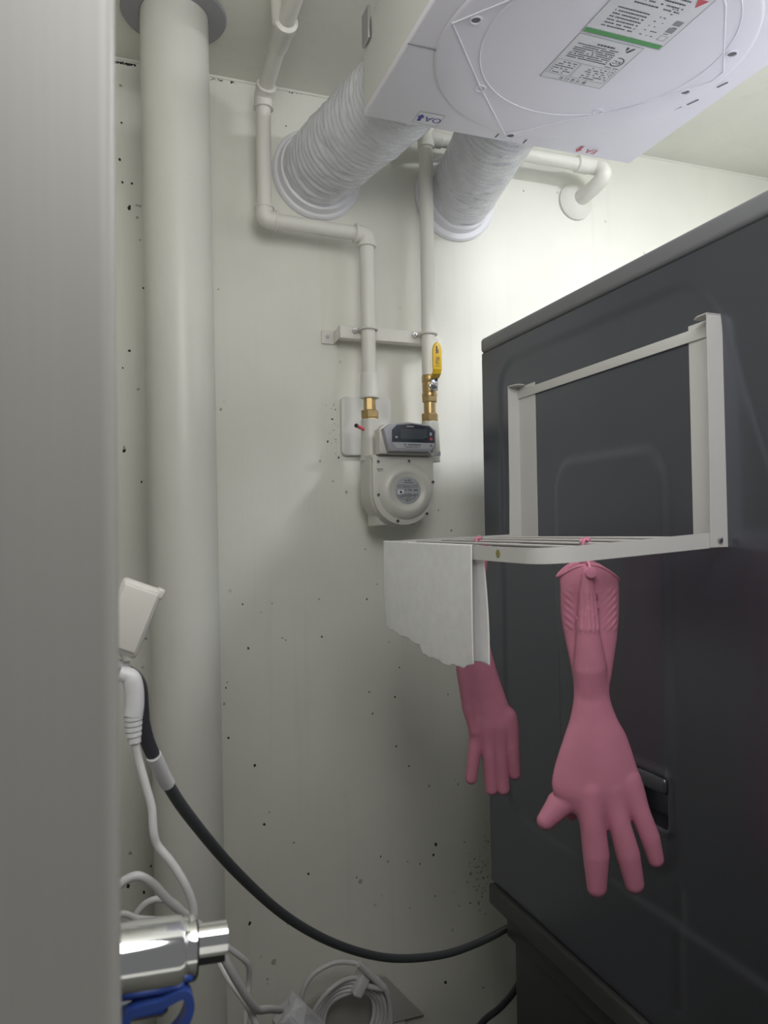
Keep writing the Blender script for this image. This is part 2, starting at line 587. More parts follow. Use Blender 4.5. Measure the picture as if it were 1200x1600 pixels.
# ------------------------------------------------------------------ drain stack
st = thing('drain_pipe', 'thick white vertical drain pipe rising to the ceiling beside the door jamb', 'pipe', (.134, 1.338, 0))
dp = lambda z: Vector((.112 + (2.54 - z) * .0092, 1.338, z))
tube('pipe', [dp(0), dp(.6), dp(1.2), dp(1.8), dp(CEIL)], 0.0575, 'pvc', st, seg=64)
lathe('ceiling_escutcheon', dp(CEIL), -Z_, [(0.0585, 0), (0.088, 0), (0.089, .003), (0.087, .006), (0.0585, .007), (0.0585, 0)], 'greydisc', st, seg=64, label='flat grey ring around the pipe')

# ------------------------------------------------------------------ dryer on washer
DX = 0.65
DB, DT = 1.004, 1.991
DYB, DYF = 1.252, 0.47
dr = thing('tumble_dryer', 'dark grey tumble dryer stacked on the washing machine, embossed side', 'dryer', (.95, .87, DB))
# embossed side panel: height field over (y, z)
ys = np.linspace(DYF, DYB, 190)
zs = np.linspace(DB, 1.962, 230)
hy0, hy1, hz0, hz1 = .775, .862, 1.262, 1.328
ys = np.sort(np.concatenate([ys, [hy0 - .0005, hy0 + .004, hy1 - .004, hy1 + .0005]]))
zs = np.sort(np.concatenate([zs, [hz0 - .0005, hz0 + .004, hz1 - .004, hz1 + .0005]]))
YY, ZZ = np.meshgrid(ys, zs, indexing='ij')


def sd_rr(y, z, y0, z0, y1, z1, r):
    cy, cz, hy, hz = (y0 + y1) / 2, (z0 + z1) / 2, (y1 - y0) / 2 - r, (z1 - z0) / 2 - r
    a, b = np.abs(y - cy) - hy, np.abs(z - cz) - hz
    return np.hypot(np.maximum(a, 0), np.maximum(b, 0)) + np.minimum(np.maximum(a, b), 0) - r


def sstep(x, a, b):
    t = np.clip((x - a) / (b - a), 0, 1)
    return t * t * (3 - 2 * t)


yw = YY + .16 * (1.93 - np.clip(ZZ, 1.7, 1.93)) * 0          # plain
d1 = sd_rr(YY + np.clip(1.93 - ZZ, 0, .3) * .35 * (YY < .8), ZZ, .69, 1.15, 1.19, 1.932, .055)
d2 = sd_rr(YY, ZZ, .768, 1.20, 1.02, 1.745, .05)
H = -.0035 * sstep(-d1, -.006, .010) + .0040 * sstep(-d2, -.006, .012)
H += -.0018 * np.exp(-(((YY - .765) / .008) ** 2)) * (ZZ < 1.2) * (ZZ > 1.05)
pocket = (YY > hy0 + .002) & (YY < hy1 - .002) & (ZZ > hz0 + .002) & (ZZ < hz1 - .002)
rim = sd_rr(YY, ZZ, hy0, hz0, hy1, hz1, .008)
H += .003 * np.exp(-((rim - .003) / .004) ** 2)
H = np.where(pocket, -.028, H)
gv = np.stack([DX - H, YY, ZZ], -1).reshape(-1, 3)
ny, nz = YY.shape
idx = np.arange(ny * nz).reshape(ny, nz)
gf = np.stack([idx[:-1, :-1], idx[:-1, 1:], idx[1:, 1:], idx[1:, :-1]], -1).reshape(-1, 4)
me = bpy.data.meshes.new('side_panel')
me.from_pydata(gv.tolist(), [], gf.tolist())
sp_ = link('side_panel', me, 'dryer', dr, angle=50)
grip = rbox('grip', (.026, hy1 - hy0 - .006, .022), 'dryer', sp_, (DX + .008, (hy0 + hy1) / 2, hz1 - .012), bev=.006, label='dark recessed carrying grip')
# the rest of the cabinet (set in behind the side panel)
box('cabinet', (DX + .031, DYF + .004, DB + .002), (DX + .60, DYB - .004, 1.96), 'dryer', dr, bev=.004)
box('back_panel', (DX + .001, DYB - .004, DB + .004), (DX + .599, DYB + .004, 1.955), 'dryer', dr, bev=.002)
box('front_panel', (DX, DYF - .03, DB + .002), (DX + .60, DYF + .004, 1.962), 'dryer', dr, bev=.006)
lathe('door_ring', (DX + .3, DYF - .03, 1.46), -Y_, [(.16, 0), (.235, 0), (.235, .012), (.21, .03), (.17, .034), (.16, .02)], 'dryertop', dr, seg=48)
lathe('door_glass', (DX + .3, DYF - .028, 1.46), -Y_, [(.162, 0), (.15, .015), (.08, .026), (0, .03)], 'screen', dr, seg=40)
# top lid with rounded rim
prof = fillet([(0, 0), (0, .029), (.022, .036), (.06, .036)], .012, 5)
top = rbox('top_lid', (.604, DYB - DYF + .036, .0285), 'dryertop', dr, (DX + .2995, (DYB + DYF) / 2 - .015, 1.9775), bev=.008, seg=5, label='lighter grey rounded top lid')
rbox('top_seam', (.598, DYB - DYF + .030, .0025), 'blackpl', dr, (DX + .3005, (DYB + DYF) / 2 - .014, 1.9625), bev=0)
for yy in (.55, 1.2):
    for xx in (.70, 1.2):
        lathe('foot', (xx, yy, DB - .002), Z_, [(.02, 0), (.02, .02)], 'blackpl', dr, seg=16)

wm = thing('washing_machine', 'black washing machine underneath the tumble dryer', 'washing machine', (.95, .85, 0))
box('body', (.662, .47, .03), (1.25, 1.195, .93), 'washer', wm, bev=.008)
rbox('top_lid', (.618, .80, .036), 'ledge', wm, (.9505, .848, .9835), bev=.004, label='dark grey lid jutting out under the dryer')
box('lid_skirt', (.653, .47, .925), (1.252, 1.205, .967), 'washer', wm, bev=.005)
box('front_panel', (.66, .44, .05), (1.25, .474, .93), 'washer', wm, bev=.008)
lathe('door_ring', (.955, .44, .5), -Y_, [(.16, 0), (.235, 0), (.235, .012), (.21, .03), (.17, .034), (.16, .02)], 'ledge', wm, seg=48)
for yy in (.52, 1.12):
    for xx in (.72, 1.19):
        lathe('foot', (xx, yy, 0), Z_, [(.022, 0), (.022, .03)], 'blackpl', wm, seg=16)

# ------------------------------------------------------------------ ventilation unit under the ceiling
K = .942
FZ0, FZ1 = 2.29, 2.425
FX0, FX1, FY0, FY1 = .380, .882, .627, 1.117
vu = thing('ventilation_unit', 'white ventilation unit hung under the ceiling with round bulge and stickers underneath', 'ventilator', (.63, .87, FZ0))
box('housing', (FX0, FY0, FZ0 + .006), (FX1, FY1, FZ1), 'fanside', vu, bev=.006)
cover = rbox('bottom_cover', (FX1 - FX0, FY1 - FY0, .012), 'fan', vu, ((FX0 + FX1) / 2, (FY0 + FY1) / 2, FZ0 + .006), bev=.004, seg=3)
cc = (.668, .928)


def under(x, y, d=0.0):
    return Vector((x * K, y * K, FZ0 - d))


# shallow round bulge, its rim and the diamond rib of the exchanger hatch
lathe('round_bulge', under(*cc), -Z_, [(.2157, 0), (.2152, .0016), (.211, .0028), (.18, .0030), (.1, .0032), (0, .0032)], 'fan', cover, seg=96, angle=60)
circ = [under(cc[0] + .004 + .178 * math.cos(a), cc[1] - .030 + .178 * math.sin(a), .0032) for a in [2 * math.pi * i / 96 for i in range(96)]]
tube('ring_rib', circ, .0010, 'fan', cover, seg=8, closed=True)
dia = [(.443, .921), (.546, 1.042), (.654, 1.158), (.762, 1.054), (.858, .951), (.881, .915), (.879, .890), (.770, .773), (.665, .69), (.60, .72)]
tube('diamond_rib', [under(x, y, .0030) for x, y in dia], .0014, 'fan', cover, seg=8, closed=True)
for x, y in ((.470, .905), (.549, 1.046), (.664, 1.157), (.764, 1.044), (.862, .952), (.858, .852), (.60, .745)):
    s_ = lathe('screw_boss', under(x, y, .002), -Z_, [(.0085, 0), (.0085, .0022), (.0065, .0026), (.0062, .0008), (0, .0008)], 'fan', cover, seg=18)
    lathe('screw_hole', under(x, y, .0026), -Z_, [(.0058, 0), (.0058, .0004), (0, .0004)], 'hole', s_, seg=16)
for a, b in (((.905, .93), (.911, .914)), ((.895, .985), (.902, .967)), ((.884, 1.004), (.890, .992)), ((.645, 1.176), (.645, 1.164)), ((.702, 1.178), (.702, 1.166))):
    tube('vent_slot', [under(*a, .0002), under(*b, .0002)], .0012, 'hole', cover, seg=6)
tube('seam', [under(.403, .985, 0), under(.452, .985, .001)], .0008, 'hole', cover, seg=6)
rbox('mounting_bracket', (.004, .03, .05), 'steel', vu, (FX0 - .004, FY1 - .03, FZ1 - .012), bev=.001)
rbox('mounting_bracket', (.004, .03, .05), 'steel', vu, (FX1 + .004, FY1 - .03, FZ1 - .012), bev=.001)
for x in (FX0 + .03, FX1 - .03):
    for y in (FY0 + .04, FY1 - .04):
        tube('hanger_rod', [(x, y, FZ1), (x, y, CEIL)], .004, 'steel', vu, seg=10)

# stickers: their text runs towards -X and stands up towards the wall (upside down from here)
TX, TY = -X_ * K, Y_ * K
oa = flat('direction_sticker', [rect(-.0225, -.017, .0225, .017)], under(.509, 1.158), TX, TY, 'paper', cover, lift=.0003, label='small white sticker with blue letters OA and an arrow')
flat('print_border', frame_polys(-.0225, -.017, .0225, .017, .0006), under(.509, 1.158), TX, TY, 'printgrey', oa, lift=.0006)
text('lettering', 'OA', .0205 * K, under(.5175, 1.158), TX, TY, 'blue', oa, lift=.0007)
arrow = [(-.003, .010), (.003, .010), (.003, -.001), (.0068, -.001), (0, -.0105), (-.0068, -.001), (-.003, -.001)]
flat('arrow', [arrow], under(.4945, 1.158), TX, TY, 'blue', oa, lift=.0007)
ea = flat('direction_sticker', [rect(-.0225, -.011, .0225, .011)], under(.828, 1.165), TX, TY, 'fan', cover, lift=.0003, label='clear sticker with red letters EA and an arrow')
text('lettering', 'EA', .0205 * K, under(.836, 1.165), TX, TY, 'red', ea, lift=.0007)
arrow2 = [(x, -y) for x, y in arrow]
flat('arrow', [arrow2], under(.811, 1.165), TX, TY, 'red', ea, lift=.0007)

BUL = .0032
# specification sticker (nearest the wall)
lo = under(.673, .9345, BUL)
sw, sh = .054, .0525
s1 = flat('specification_sticker', [rect(-sw, -sh, sw, sh)], lo, TX, TY, 'paper', cover, lift=.0003, label='white rating sticker with rows of small print')
pr = frame_polys(-sw, -sh, sw, sh, .0005)
pr += frame_polys(-sw + .004, .006, .010, .040, .0004) + frame_polys(.012, .006, sw - .003, .040, .0004)
for i in range(6):
    y = .010 + i * .005
    pr += dashes(-sw + .006, -.005, y, .0018, 30 + i, .6) + dashes(.016, sw - .006, y, .0018, 50 + i, .55)
for i in range(8):
    pr += dashes(-.024, .044, -.004 - i * .0043, .0019, 70 + i, .85)
pr += dashes(-sw + .004, -.026, .001, .0016, 90, .8)
pr += ring_polys(-.037, -.013, .0088, .0106, 26, .5, 5.2)
pr += dashes(-.014, .016, -.0405, .0032, 91, .9, .002, .005)
flat('small_print', pr, lo, TX, TY, 'print', s1, lift=.0006)
text('lettering', '환 기 유 니 트', .0085 * K, lo + TY * .0455, TX, TY, 'print', s1, lift=.0007)
text('certification_mark', 'KC', .0105 * K, lo + TX * -.037 + TY * -.013, TX, TY, 'print', s1, lift=.0007)
flat('manufacturer_mark', [[(-.044, -.047), (-.040, -.047), (-.034, -.036), (-.038, -.036)], [(-.034, -.047), (-.029, -.047), (-.033, -.038)]], lo, TX, TY, 'print', s1, lift=.0007)
# manual sticker nearer the lens, with a green bar
lo2 = under(.684, .800, BUL)
s2 = flat('instruction_sticker', [rect(-.066, -.082, .066, .078)], lo2, TX, TY, 'paper', cover, lift=.0003, label='larger white instruction sticker with a green bar')
flat('green_bar', [rect(-.064, .068, .064, .077)], lo2, TX, TY, 'green', s2, lift=.0006)
pr = frame_polys(-.066, -.082, .066, .078, .0005)
for i in range(7):
    pr += dashes(-.002, .048, .056 - i * .0062, .0022, 120 + i, .85)
    pr += dashes(-.036, -.012, .056 - i * .0093, .0016, 140 + i, .3)
for i in range(4):
    pr += dashes(-.038, .034, .004 - i * .0075, .0024, 160 + i, .8)
pr += frame_polys(-.058, .050, -.046, .060, .0005)
pr += dashes(-.058, -.046, .0455, .0012, 170, .8) + dashes(-.058, -.046, .031, .0012, 171, .8)
flat('small_print', pr, lo2, TX, TY, 'print', s2, lift=.0006)
flat('print_swatch', [rect(-.058, .033, -.046, .043), rect(-.058, .018, -.046, .028)], lo2, TX, TY, 'printgrey', s2, lift=.0006)
flat('warning_triangle', [[(-.060, -.026), (-.042, -.026), (-.051, -.010)]], lo2, TX, TY, 'red', s2, lift=.0006)
flat('warning_print', dashes(-.036, .03, -.034, .004, 180, .9, .003, .007), lo2, TX, TY, 'red', s2, lift=.0006)


# ------------------------------------------------------------------ ducts
def duct(lx, lz, fx, fz, r, label):
    t = thing('flexible_duct', label, 'duct', (lx, WB, lz), 'white flexible ducts from the ventilation unit')
    lathe('wall_collar', (lx, WB, lz), -Y_, [(r - .004, .0), (.0935, 0), (.0935, .006), (.090, .011), (r + .007, .013), (r + .003, .028), (r - .004, .030), (r - .004, 0)],
          'collar', t, seg=72, angle=30, label='smooth white round wall collar')
    path = spline([(lx, WB - .004, lz), (lx, WB - .05, lz), ((lx * .6 + fx * .4), WB - .16, lz * .7 + fz * .3), (fx, FY1 + .05, fz), (fx, FY1 - .004, fz)], 60)
    n = len(path)
    ph = [0]
    for i in range(1, n):
        ph.append(ph[-1] + (path[i] - path[i - 1]).length)
    rr = random.Random(int(lx * 1000))
    bumps = [(rr.uniform(0, 6.28), rr.uniform(0, ph[-1]), rr.uniform(.12, .35), rr.uniform(.004, .012), rr.uniform(-.0026, .0020)) for _ in range(620)]
    ba = np.array(bumps)

    def rad(i, a):
        s = ph[i]
        base = r - .0035 + .0013 * (0.5 + 0.5 * math.cos(2 * math.pi * (s / .0135 + .12 * math.sin(3 * a + s * 30)))) ** 0.7
        da = np.abs((ba[:, 0] - a + math.pi) % (2 * math.pi) - math.pi) / ba[:, 2]
        ds = np.abs(ba[:, 1] - s) / ba[:, 3]
        return base + float(np.sum(ba[:, 4] * np.exp(-(da * da + ds * ds) * 2)))
    tube('hose', path, rad, 'foil', t, seg=110, caps=False, angle=None, label='crinkled white ribbed foil hose')
    lathe('spigot', (fx, FY1, fz), Y_, [(r - .014, 0), (r - .005, 0), (r - .005, .02), (r - .014, .02), (r - .014, 0)], 'fan', t, seg=48)
    return t


duct(.407, 2.372, .461, 2.372, .078, 'white crinkled foil duct joining the ventilation unit beside the OA sticker')
duct(.718, 2.364, .664, 2.370, .073, 'white crinkled foil duct joining the ventilation unit beside the EA sticker')

# ------------------------------------------------------------------ gas pipes
PY = 1.43
PR = .0142
gl = thing('gas_pipe', 'cream gas pipe stepping down the wall into the meter inlet on the left', 'pipe', (.285, PY, 2.24))
zt = 2.472
PA = [Vector((.286, .75, 2.508)), Vector((.288, 1.30, 2.503)), Vector((.286, 1.405, 2.487)), Vector((.284, PY, zt)), Vector((.283, PY, 2.238)), Vector((.489, PY, 2.232)), Vector((.491, PY, 1.945))]
tube('pipe', [PA[0], PA[1], PA[2]], PR, 'gaspipe', gl, seg=24)
tube('pipe', [PA[3], PA[4]], PR, 'gaspipe', gl, seg=24)
tube('pipe', [PA[4], PA[5]], PR, 'gaspipe', gl, seg=24)
tube('pipe', [PA[5], PA[6]], PR, 'gaspipe', gl, seg=24)


def elbow(parent, a, b, c, ln=.024, r=PR + .0034, m='gaspipe'):
    a, b, c = Vector(a), Vector(b), Vector(c)
    p, q = b + (a - b).normalized() * ln, b + (c - b).normalized() * ln
    path = fillet([p, b, q], .017, 8)
    e = tube('elbow', path, r, m, parent, seg=24)
    for e0, e1 in ((p, b), (q, b)):
        d = (e0 - e1).normalized()
        lathe('elbow_rim', e0 - d * .004, d, [(r - .001, 0), (r + .0016, .0004), (r + .0016, .0045), (r - .001, .005)], m, e, seg=24)
    return e


elbow(gl, PA[2], PA[3] + Vector((0, 0, .004)), PA[4])
elbow(gl, PA[3], PA[4], PA[5])
elbow(gl, PA[4], PA[5], PA[6])
# coupling on the ceiling run and its hanger strap
dd = (PA[1] - PA[0]).normalized()
cp_ = PA[1] - dd * .06
lathe('coupling', cp_ + dd * .075, -dd, [(PR, 0), (PR + .003, .002), (PR + .004, .05), (PR + .0062, .055), (PR + .0062, .072), (PR, .076)], 'gaspipe', gl, seg=24)
lathe('branch_stub', cp_ + Vector((-.012, .012, 0)), Vector((-.12, -.45, .30)), [(.011, 0), (.011, .05)], 'gaspipe', gl, seg=18)
lathe('lower_coupling', (.491, PY, 1.952), -Z_, [(PR, -.004), (PR + .003, 0), (PR + .0036, .006), (PR + .0036, .016), (PR + .0044, .018), (PR + .0044, .042), (PR + .0052, .044), (PR + .0044, .048), (PR, .049)], 'gaspipe', gl, seg=28)
lathe('brass_neck', (.491, PY, 1.906), -Z_, [(.0128, 0), (.0128, .034)], 'brass', gl, seg=8, smooth=False)
lathe('brass_union_nut', (.491, PY, 1.880), -Z_, [(.0165, 0), (.0182, .002), (.0182, .015), (.0168, .017), (.0172, .0185), (.0172, .020)], 'brass', gl, seg=6, smooth=False)

gr_ = thing('gas_pipe', 'straight cream gas pipe rising from the yellow-handled valve and turning behind the ducts', 'pipe', (.621, PY, 1.95))
tube('pipe', [(.620, PY, 1.955), (.622, PY, CEIL)], PR, 'gaspipe', gr_, seg=24)
tube('pipe', [(.635, PY, 2.452), (1.035, PY, 2.452)], PR, 'gaspipe', gr_, seg=24)
lathe('tee_branch', (.622, PY, 2.452), X_, [(PR + .001, 0), (PR + .0034, .012), (PR + .0034, .034), (PR, .036)], 'gaspipe', gr_, seg=24)
lathe('tee_body', (.622, PY, 2.428), Z_, [(PR, 0), (PR + .0030, .002), (PR + .0030, .048), (PR, .05)], 'gaspipe', gr_, seg=24)
e2 = [(1.005, PY, 2.452), (1.035, PY, 2.452), (1.047, PY - .012, 2.442), (1.047, PY - .012, 2.424), (1.038, PY + .02, 2.408), (1.03, WB - .01, 2.402)]
tube('end_bend', spline(e2, 6), PR + .003, 'gaspipe', gr_, seg=24)
lathe('wall_flange', (1.028, WB, 2.400), -Y_, [(.044, 0), (.043, .006), (.034, .013), (.02, .020), (0, .021)], 'plaster', gr_, seg=30, label='lumpy plaster patch where the pipe enters the wall')
lathe('coupling', (.985, PY, 2.452), X_, [(PR, 0), (PR + .004, .003), (PR + .0046, .03), (PR, .034)], 'gaspipe', gr_, seg=24)

# brackets
brk = thing('pipe_bracket', 'cream steel channel holding both gas pipes off the wall', 'bracket', (.53, WB, 2.02))
bz = 2.038
box('channel', (.437, 1.448, bz - .012), (.652, 1.452, bz + .014), 'gaspipe', brk, bev=.001)
box('channel_lip', (.437, 1.452, bz + .0115), (.652, 1.470, bz + .014), 'gaspipe', brk, bev=.0008)
box('channel_lip', (.437, 1.452, bz - .012), (.652, 1.470, bz - .0095), 'gaspipe', brk, bev=.0008)
box('foot', (.412, 1.4955, bz - .014), (.446, WB, bz + .014), 'gaspipe', brk, bev=.001)
box('foot_web', (.437, 1.45, bz - .012), (.4395, 1.4975, bz + .012), 'gaspipe', brk, bev=.0008)
box('foot', (.648, 1.4955, bz - .014), (.682, WB, bz + .014), 'gaspipe', brk, bev=.001)
box('foot_web', (.6495, 1.45, bz - .012), (.652, 1.4975, bz + .012), 'gaspipe', brk, bev=.0008)
lathe('foot_screw', (.424, 1.4955, bz), -Y_, [(.004, 0), (.0035, .002), (0, .0022)], 'steel', brk, seg=12)
lathe('foot_screw', (.668, 1.4955, bz), -Y_, [(.004, 0), (.0035, .002), (0, .0022)], 'steel', brk, seg=12)
for px_ in (.4905, .6205):
    arc = [Vector((px_ - .0175, 1.455, bz + .004))] + [Vector((px_ + .0172 * math.cos(a), PY - .0172 * math.sin(a), bz + .004)) for a in [math.pi * (1 - i / 14) for i in range(15)]] + [Vector((px_ + .0175, 1.455, bz + .004))]
    ub = tube('u_bolt', arc, .0026, 'gaspipe', brk, seg=10)
    lathe('nut', (px_ - .0235, 1.4475, bz + .004), -Y_, [(.006, 0), (.006, .006), (.0025, .006), (.0025, .012)], 'steel', ub, seg=6, smooth=False)

# valve
vl = thing('ball_valve', 'brass ball valve with upright yellow lever above the gas meter', 'valve', (.621, PY, 1.9))
vx = .621
lathe('body', (vx, PY, 1.957), -Z_, [(.0150, 0), (.0158, .002), (.0158, .014), (.0145, .016), (.0150, .020), (.0150, .030), (.0140, .036), (.0158, .037), (.0158, .043), (.0150, .044)], 'brass', vl, seg=28)
lathe('hex_collar', (vx, PY, 1.914), -Z_, [(.0165, 0), (.0165, .012), (.0155, .013)], 'brass', vl, seg=6, smooth=False)
lathe('brass_neck', (vx, PY, 1.902), -Z_, [(.0125, 0), (.0125, .026)], 'brass', vl, seg=20)
lathe('union_nut', (vx, PY, 1.878), -Z_, [(.0165, 0), (.0182, .002), (.0182, .015), (.0168, .017), (.0172, .018), (.0172, .020)], 'brass', vl, seg=6, smooth=False)
lathe('stem', (vx, PY - .012, 1.933), -Y_, [(.0075, 0), (.0075, .006), (.005, .007), (.005, .02)], 'steel', vl, seg=16)
lathe('stem_nut', (vx, PY - .025, 1.933), -Y_, [(.0062, 0), (.0062, .005), (.0035, .0055), (.0035, .009)], 'steel', vl, seg=6, smooth=False)
hp = [(vx, PY - .024, 1.922), (vx, PY - .024, 1.941), (vx - .001, PY - .028, 1.946), (vx - .003, PY - .044, 1.954), (vx - .003, PY - .047, 1.962)]
tube('lever_shank', hp, 0, 'steel', vl, section=[(-.0072, -.001), (.0072, -.001), (.0072, .001), (-.0072, .001)], hint=X_)
lv = prism('lever_grip', rrect(-.0098, -.002, .0098, .052, .0035) [:0] + [(-.0092, 0), (.0092, 0), (.0098, .01), (.0098, .040), (.0078, .050), (.003, .0555), (0, .057), (-.003, .0555), (-.0078, .050), (-.0098, .040), (-.0098, .01)],
           (vx - .003, PY - .0455, 1.958), X_, Z_, .004, 'yellow', vl, bev=.0015, label='yellow vinyl lever grip')
tube('grip_sleeve', [(vx - .001, PY - .030, 1.947), (vx - .003, PY - .044, 1.953), (vx - .003, PY - .0475, 1.961)], 0, 'yellow', lv, section=[(-.0085, -.0022), (.0085, -.0022), (.0085, .0022), (-.0085, .0022)], hint=X_)
flat('grip_print', [rect(-.003, .033, 0, .048)] + dashes(.001, .004, .034, .008, 4, .9, .001, .002), (vx - .003, PY - .0496, 1.958), X_, Z_, 'print', lv)
pr = []
for i in range(6):
    pr += dashes(-.004, .005, .012 + i * .0025, .0015, 200 + i, .7, .0008, .002)
pr += dashes(-.005, .0055, .0075, .001, 210, .8, .001, .002)
flat('grip_print', pr, (vx - .003, PY - .0496, 1.958), X_, Z_, 'print', lv)

# ------------------------------------------------------------------ wall cover plate behind the meter
cpz0, cpz1 = W(530, 712, Y=WB).z, W(530, 620, Y=WB).z
cpx0 = W(531, 660, Y=WB).x
cp = prism('cover_plate', rrect(0, 0, .108, cpz1 - cpz0, .010), (cpx0, WB, cpz0), X_, Z_, .013, 'plate', None, bev=.003)
tag(cp, 'blank white cover plate on the wall behind the gas meter', 'cover plate')

# ------------------------------------------------------------------ gas meter
gm = thing('gas_meter', 'cream diaphragm gas meter with digital display hanging under the two gas pipes', 'gas meter', (.552, 1.41, 1.655))
# casting with inlet and outlet shoulders
mx0, mx1 = .478, .607


def dshape(x0, x1, ztop, zbot, inset=0.0, n=22):
    """square shoulders, round bottom"""
    x0, x1, ztop, zbot = x0 + inset, x1 - inset, ztop - inset, zbot + inset
    r = (x1 - x0) / 2
    cx, cz = (x0 + x1) / 2, zbot + r
    p = [(x0, ztop), ]
    p += [(cx + r * math.cos(a), cz + r * math.sin(a)) for a in [math.pi + math.pi * i / n for i in range(n + 1)]]
    p += [(x1, ztop)]
    return p


prism('rear_case', [(x, z) for x, z in dshape(mx0 - .002, mx1 + .002, 1.787, 1.648)], (0, 1.450, 0), X_, Z_, .060, 'meter', gm, bev=.008, seg=4)
prism('cover_flange', dshape(mx0 + .001, mx1 - .001, 1.784, 1.650), (0, 1.392, 0), X_, Z_, .010, 'meter', gm, bev=.002)
prism('base_tab', rect(.494, 1.650, .575, 1.685), (0, 1.46, 0), X_, Z_, .055, 'meter', gm, bev=.003)
# domed diaphragm cover
cxm, czm = .5455, 1.7165
lathe('dome', (cxm, 1.384, czm), -Y_, [(.0575, 0), (.055, .0035), (.048, .0095), (.041, .0125), (.036, .0130), (.0345, .0118), (0, .0118)], 'meter', gm, seg=64, angle=60)
lab = lathe('rating_plate', (cxm + .001, 1.3724, czm + .001), -Y_, [(.0268, 0), (.0268, .0006), (0, .0006)], 'metalpaper', gm, seg=40, smooth=False, label='round silver rating plate with fine print')
o_ = (cxm + .001, 1.3718, czm + .001)
pr = []
for i in range(9):
    w = math.sqrt(max(0, .0235 ** 2 - (.007 - i * .0028) ** 2))
    if i in (0, 1, 2, 3):
        pr += dashes(-.010, .004, .007 - i * .0028, .0009, 300 + i, .5, .001, .003)
    else:
        pr += dashes(-.012 if i < 6 else -w, w - .002, .004 - i * .0028, .0010, 300 + i, .75, .001, .003)
pr += [disc(-.0145, -.0035, .0028, 14)]
pr += dashes(-.008, .011, .0145, .0016, 320, .9, .0012, .002)
pr += dashes(.004, .021, -.0012, .0030, 321, .8, .0012, .0024)
pr += dashes(-.004, .005, -.0215, .0022, 322, .9, .001, .002)
pr += [[(-.006, .0182), (-.0025, .0182), (-.00425, .0215)], rect(0, .0185, .0025, .0208), rect(.0035, .0185, .006, .0208)]
flat('small_print', pr, o_, X_, Z_, 'print', lab)
flat('print_field', [rect(-.0225, .0045, .0215, .0115), rect(-.0225, -.0115, .0215, -.0075)], o_, X_, Z_, 'printgrey', lab, lift=.00015)
flat('white_field', [rect(-.0205, -.0075, -.0085, .0005)], o_, X_, Z_, 'paper', lab, lift=.0002)
flat('case_print', dashes(.487, .500, 1.758, .0016, 330, .9, .001, .0022) + dashes(.489, .499, 1.7545, .0014, 331, .9, .001, .002), (0, 1.3818, 0), X_, Z_, 'print', gm)
for x, y in ((591, 721), (639, 720.5), (676.5, 753), (591.5, 773), (667, 802.5), (621.5, 814)):
    p = W(x, y, Y=1.381)
    sc_ = lathe('cover_screw', (p.x, 1.382, p.z), -Y_, [(.0034, 0), (.0034, .0016), (.0029, .0022), (.0018, .0022), (.0016, .0012), (0, .0012)], 'steel', gm, seg=14)
    lathe('screw_socket', (p.x, 1.3798, p.z), -Y_, [(.0018, 0), (.0018, .0002), (0, .0002)], 'blackpl', sc_, seg=10)
for x_ in (.491, .621):
    lathe('connection_stub', (x_, PY, 1.862), -Z_, [(.0155, 0), (.0180, .002), (.0185, .03), (.0195, .06), (.0195, .083)], 'meter', gm, seg=32)
box('shoulder', (.477, 1.386, 1.778), (.609, 1.452, 1.788), 'meter', gm, bev=.003)
lathe('inlet_lug', (.492, 1.405, 1.782), -Z_, [(.010, 0), (.011, .004), (.0095, .03), (.005, .045), (0, .047)], 'meter', gm, seg=24)
# red-tipped release lever
tube('test_lever', [(.4585, 1.418, 1.8465), (.482, 1.424, 1.838)], [.0036, .0030], 'red', gm, seg=12)
lathe('lever_tip', (.4590, 1.418, 1.8464), Vector((-.012, -.006, .004)), [(.0040, 0), (.0042, .002), (.003, .0038), (0, .0042)], 'blackpl', gm, seg=14)
# display head (a shallow wedge leaning back a little)
HX0, HX1, HZ0, HZ1, HY = .487, .600, 1.787, 1.846, 1.352
head = prism('display_housing', [(HX0, HZ0), (HX1, HZ0), (HX1, HZ1 - .014), (HX1 - .012, HZ1 - .003), (.545, HZ1 + .003), (HX0 + .012, HZ1 - .001), (HX0, HZ1 - .012)], (0, 1.392, 0), X_, Z_, .027, 'meter', gm, bev=.003)
oct_ = lambda x0, x1, z0, z1, c, crown=.003: [(x0 + c, z0), (x1 - c, z0), (x1, z0 + c), (x1, z1 - c), (x1 - c * 1.2, z1 - .001), ((x0 + x1) / 2, z1 + crown), (x0 + c * 1.2, z1 - .001), (x0, z1 - c)]
bz_ = prism('bezel', oct_(HX0 + .003, HX1 - .001, HZ0 + .003, HZ1 - .002, .011), (0, 1.366, 0), X_, Z_, .016, 'bezel', head, bev=.004, seg=3, label='grey octagonal display bezel')
fy = 1.350
fc = prism('face', [(HX0 + .020, HZ0 + .021), (HX1 - .005, HZ0 + .021), (HX1 - .005, HZ1 - .016), (HX1 - .016, HZ1 - .006), (.548, HZ1 - .0025), (HX0 + .030, HZ1 - .005), (HX0 + .020, HZ1 - .015)], (0, fy + .002, 0), X_, Z_, .0028, 'screen', head, label='dark display window')
fy2 = fy - .0009
flat('lcd', [rect(HX0 + .037, HZ0 + .0275, HX1 - .021, HZ1 - .012)], (0, fy2, 0), X_, Z_, 'lcd', fc)
flat('brand_print', dashes(HX0 + .050, HX0 + .068, HZ1 - .0085, .0022, 340, .95, .0018, .0028), (0, fy2, 0), X_, Z_, 'metalpaper', fc)
flat('left_mark', [rect(HX0 + .0265, HZ0 + .029, HX0 + .0315, HZ0 + .032)], (0, fy2, 0), X_, Z_, 'metalpaper', fc)
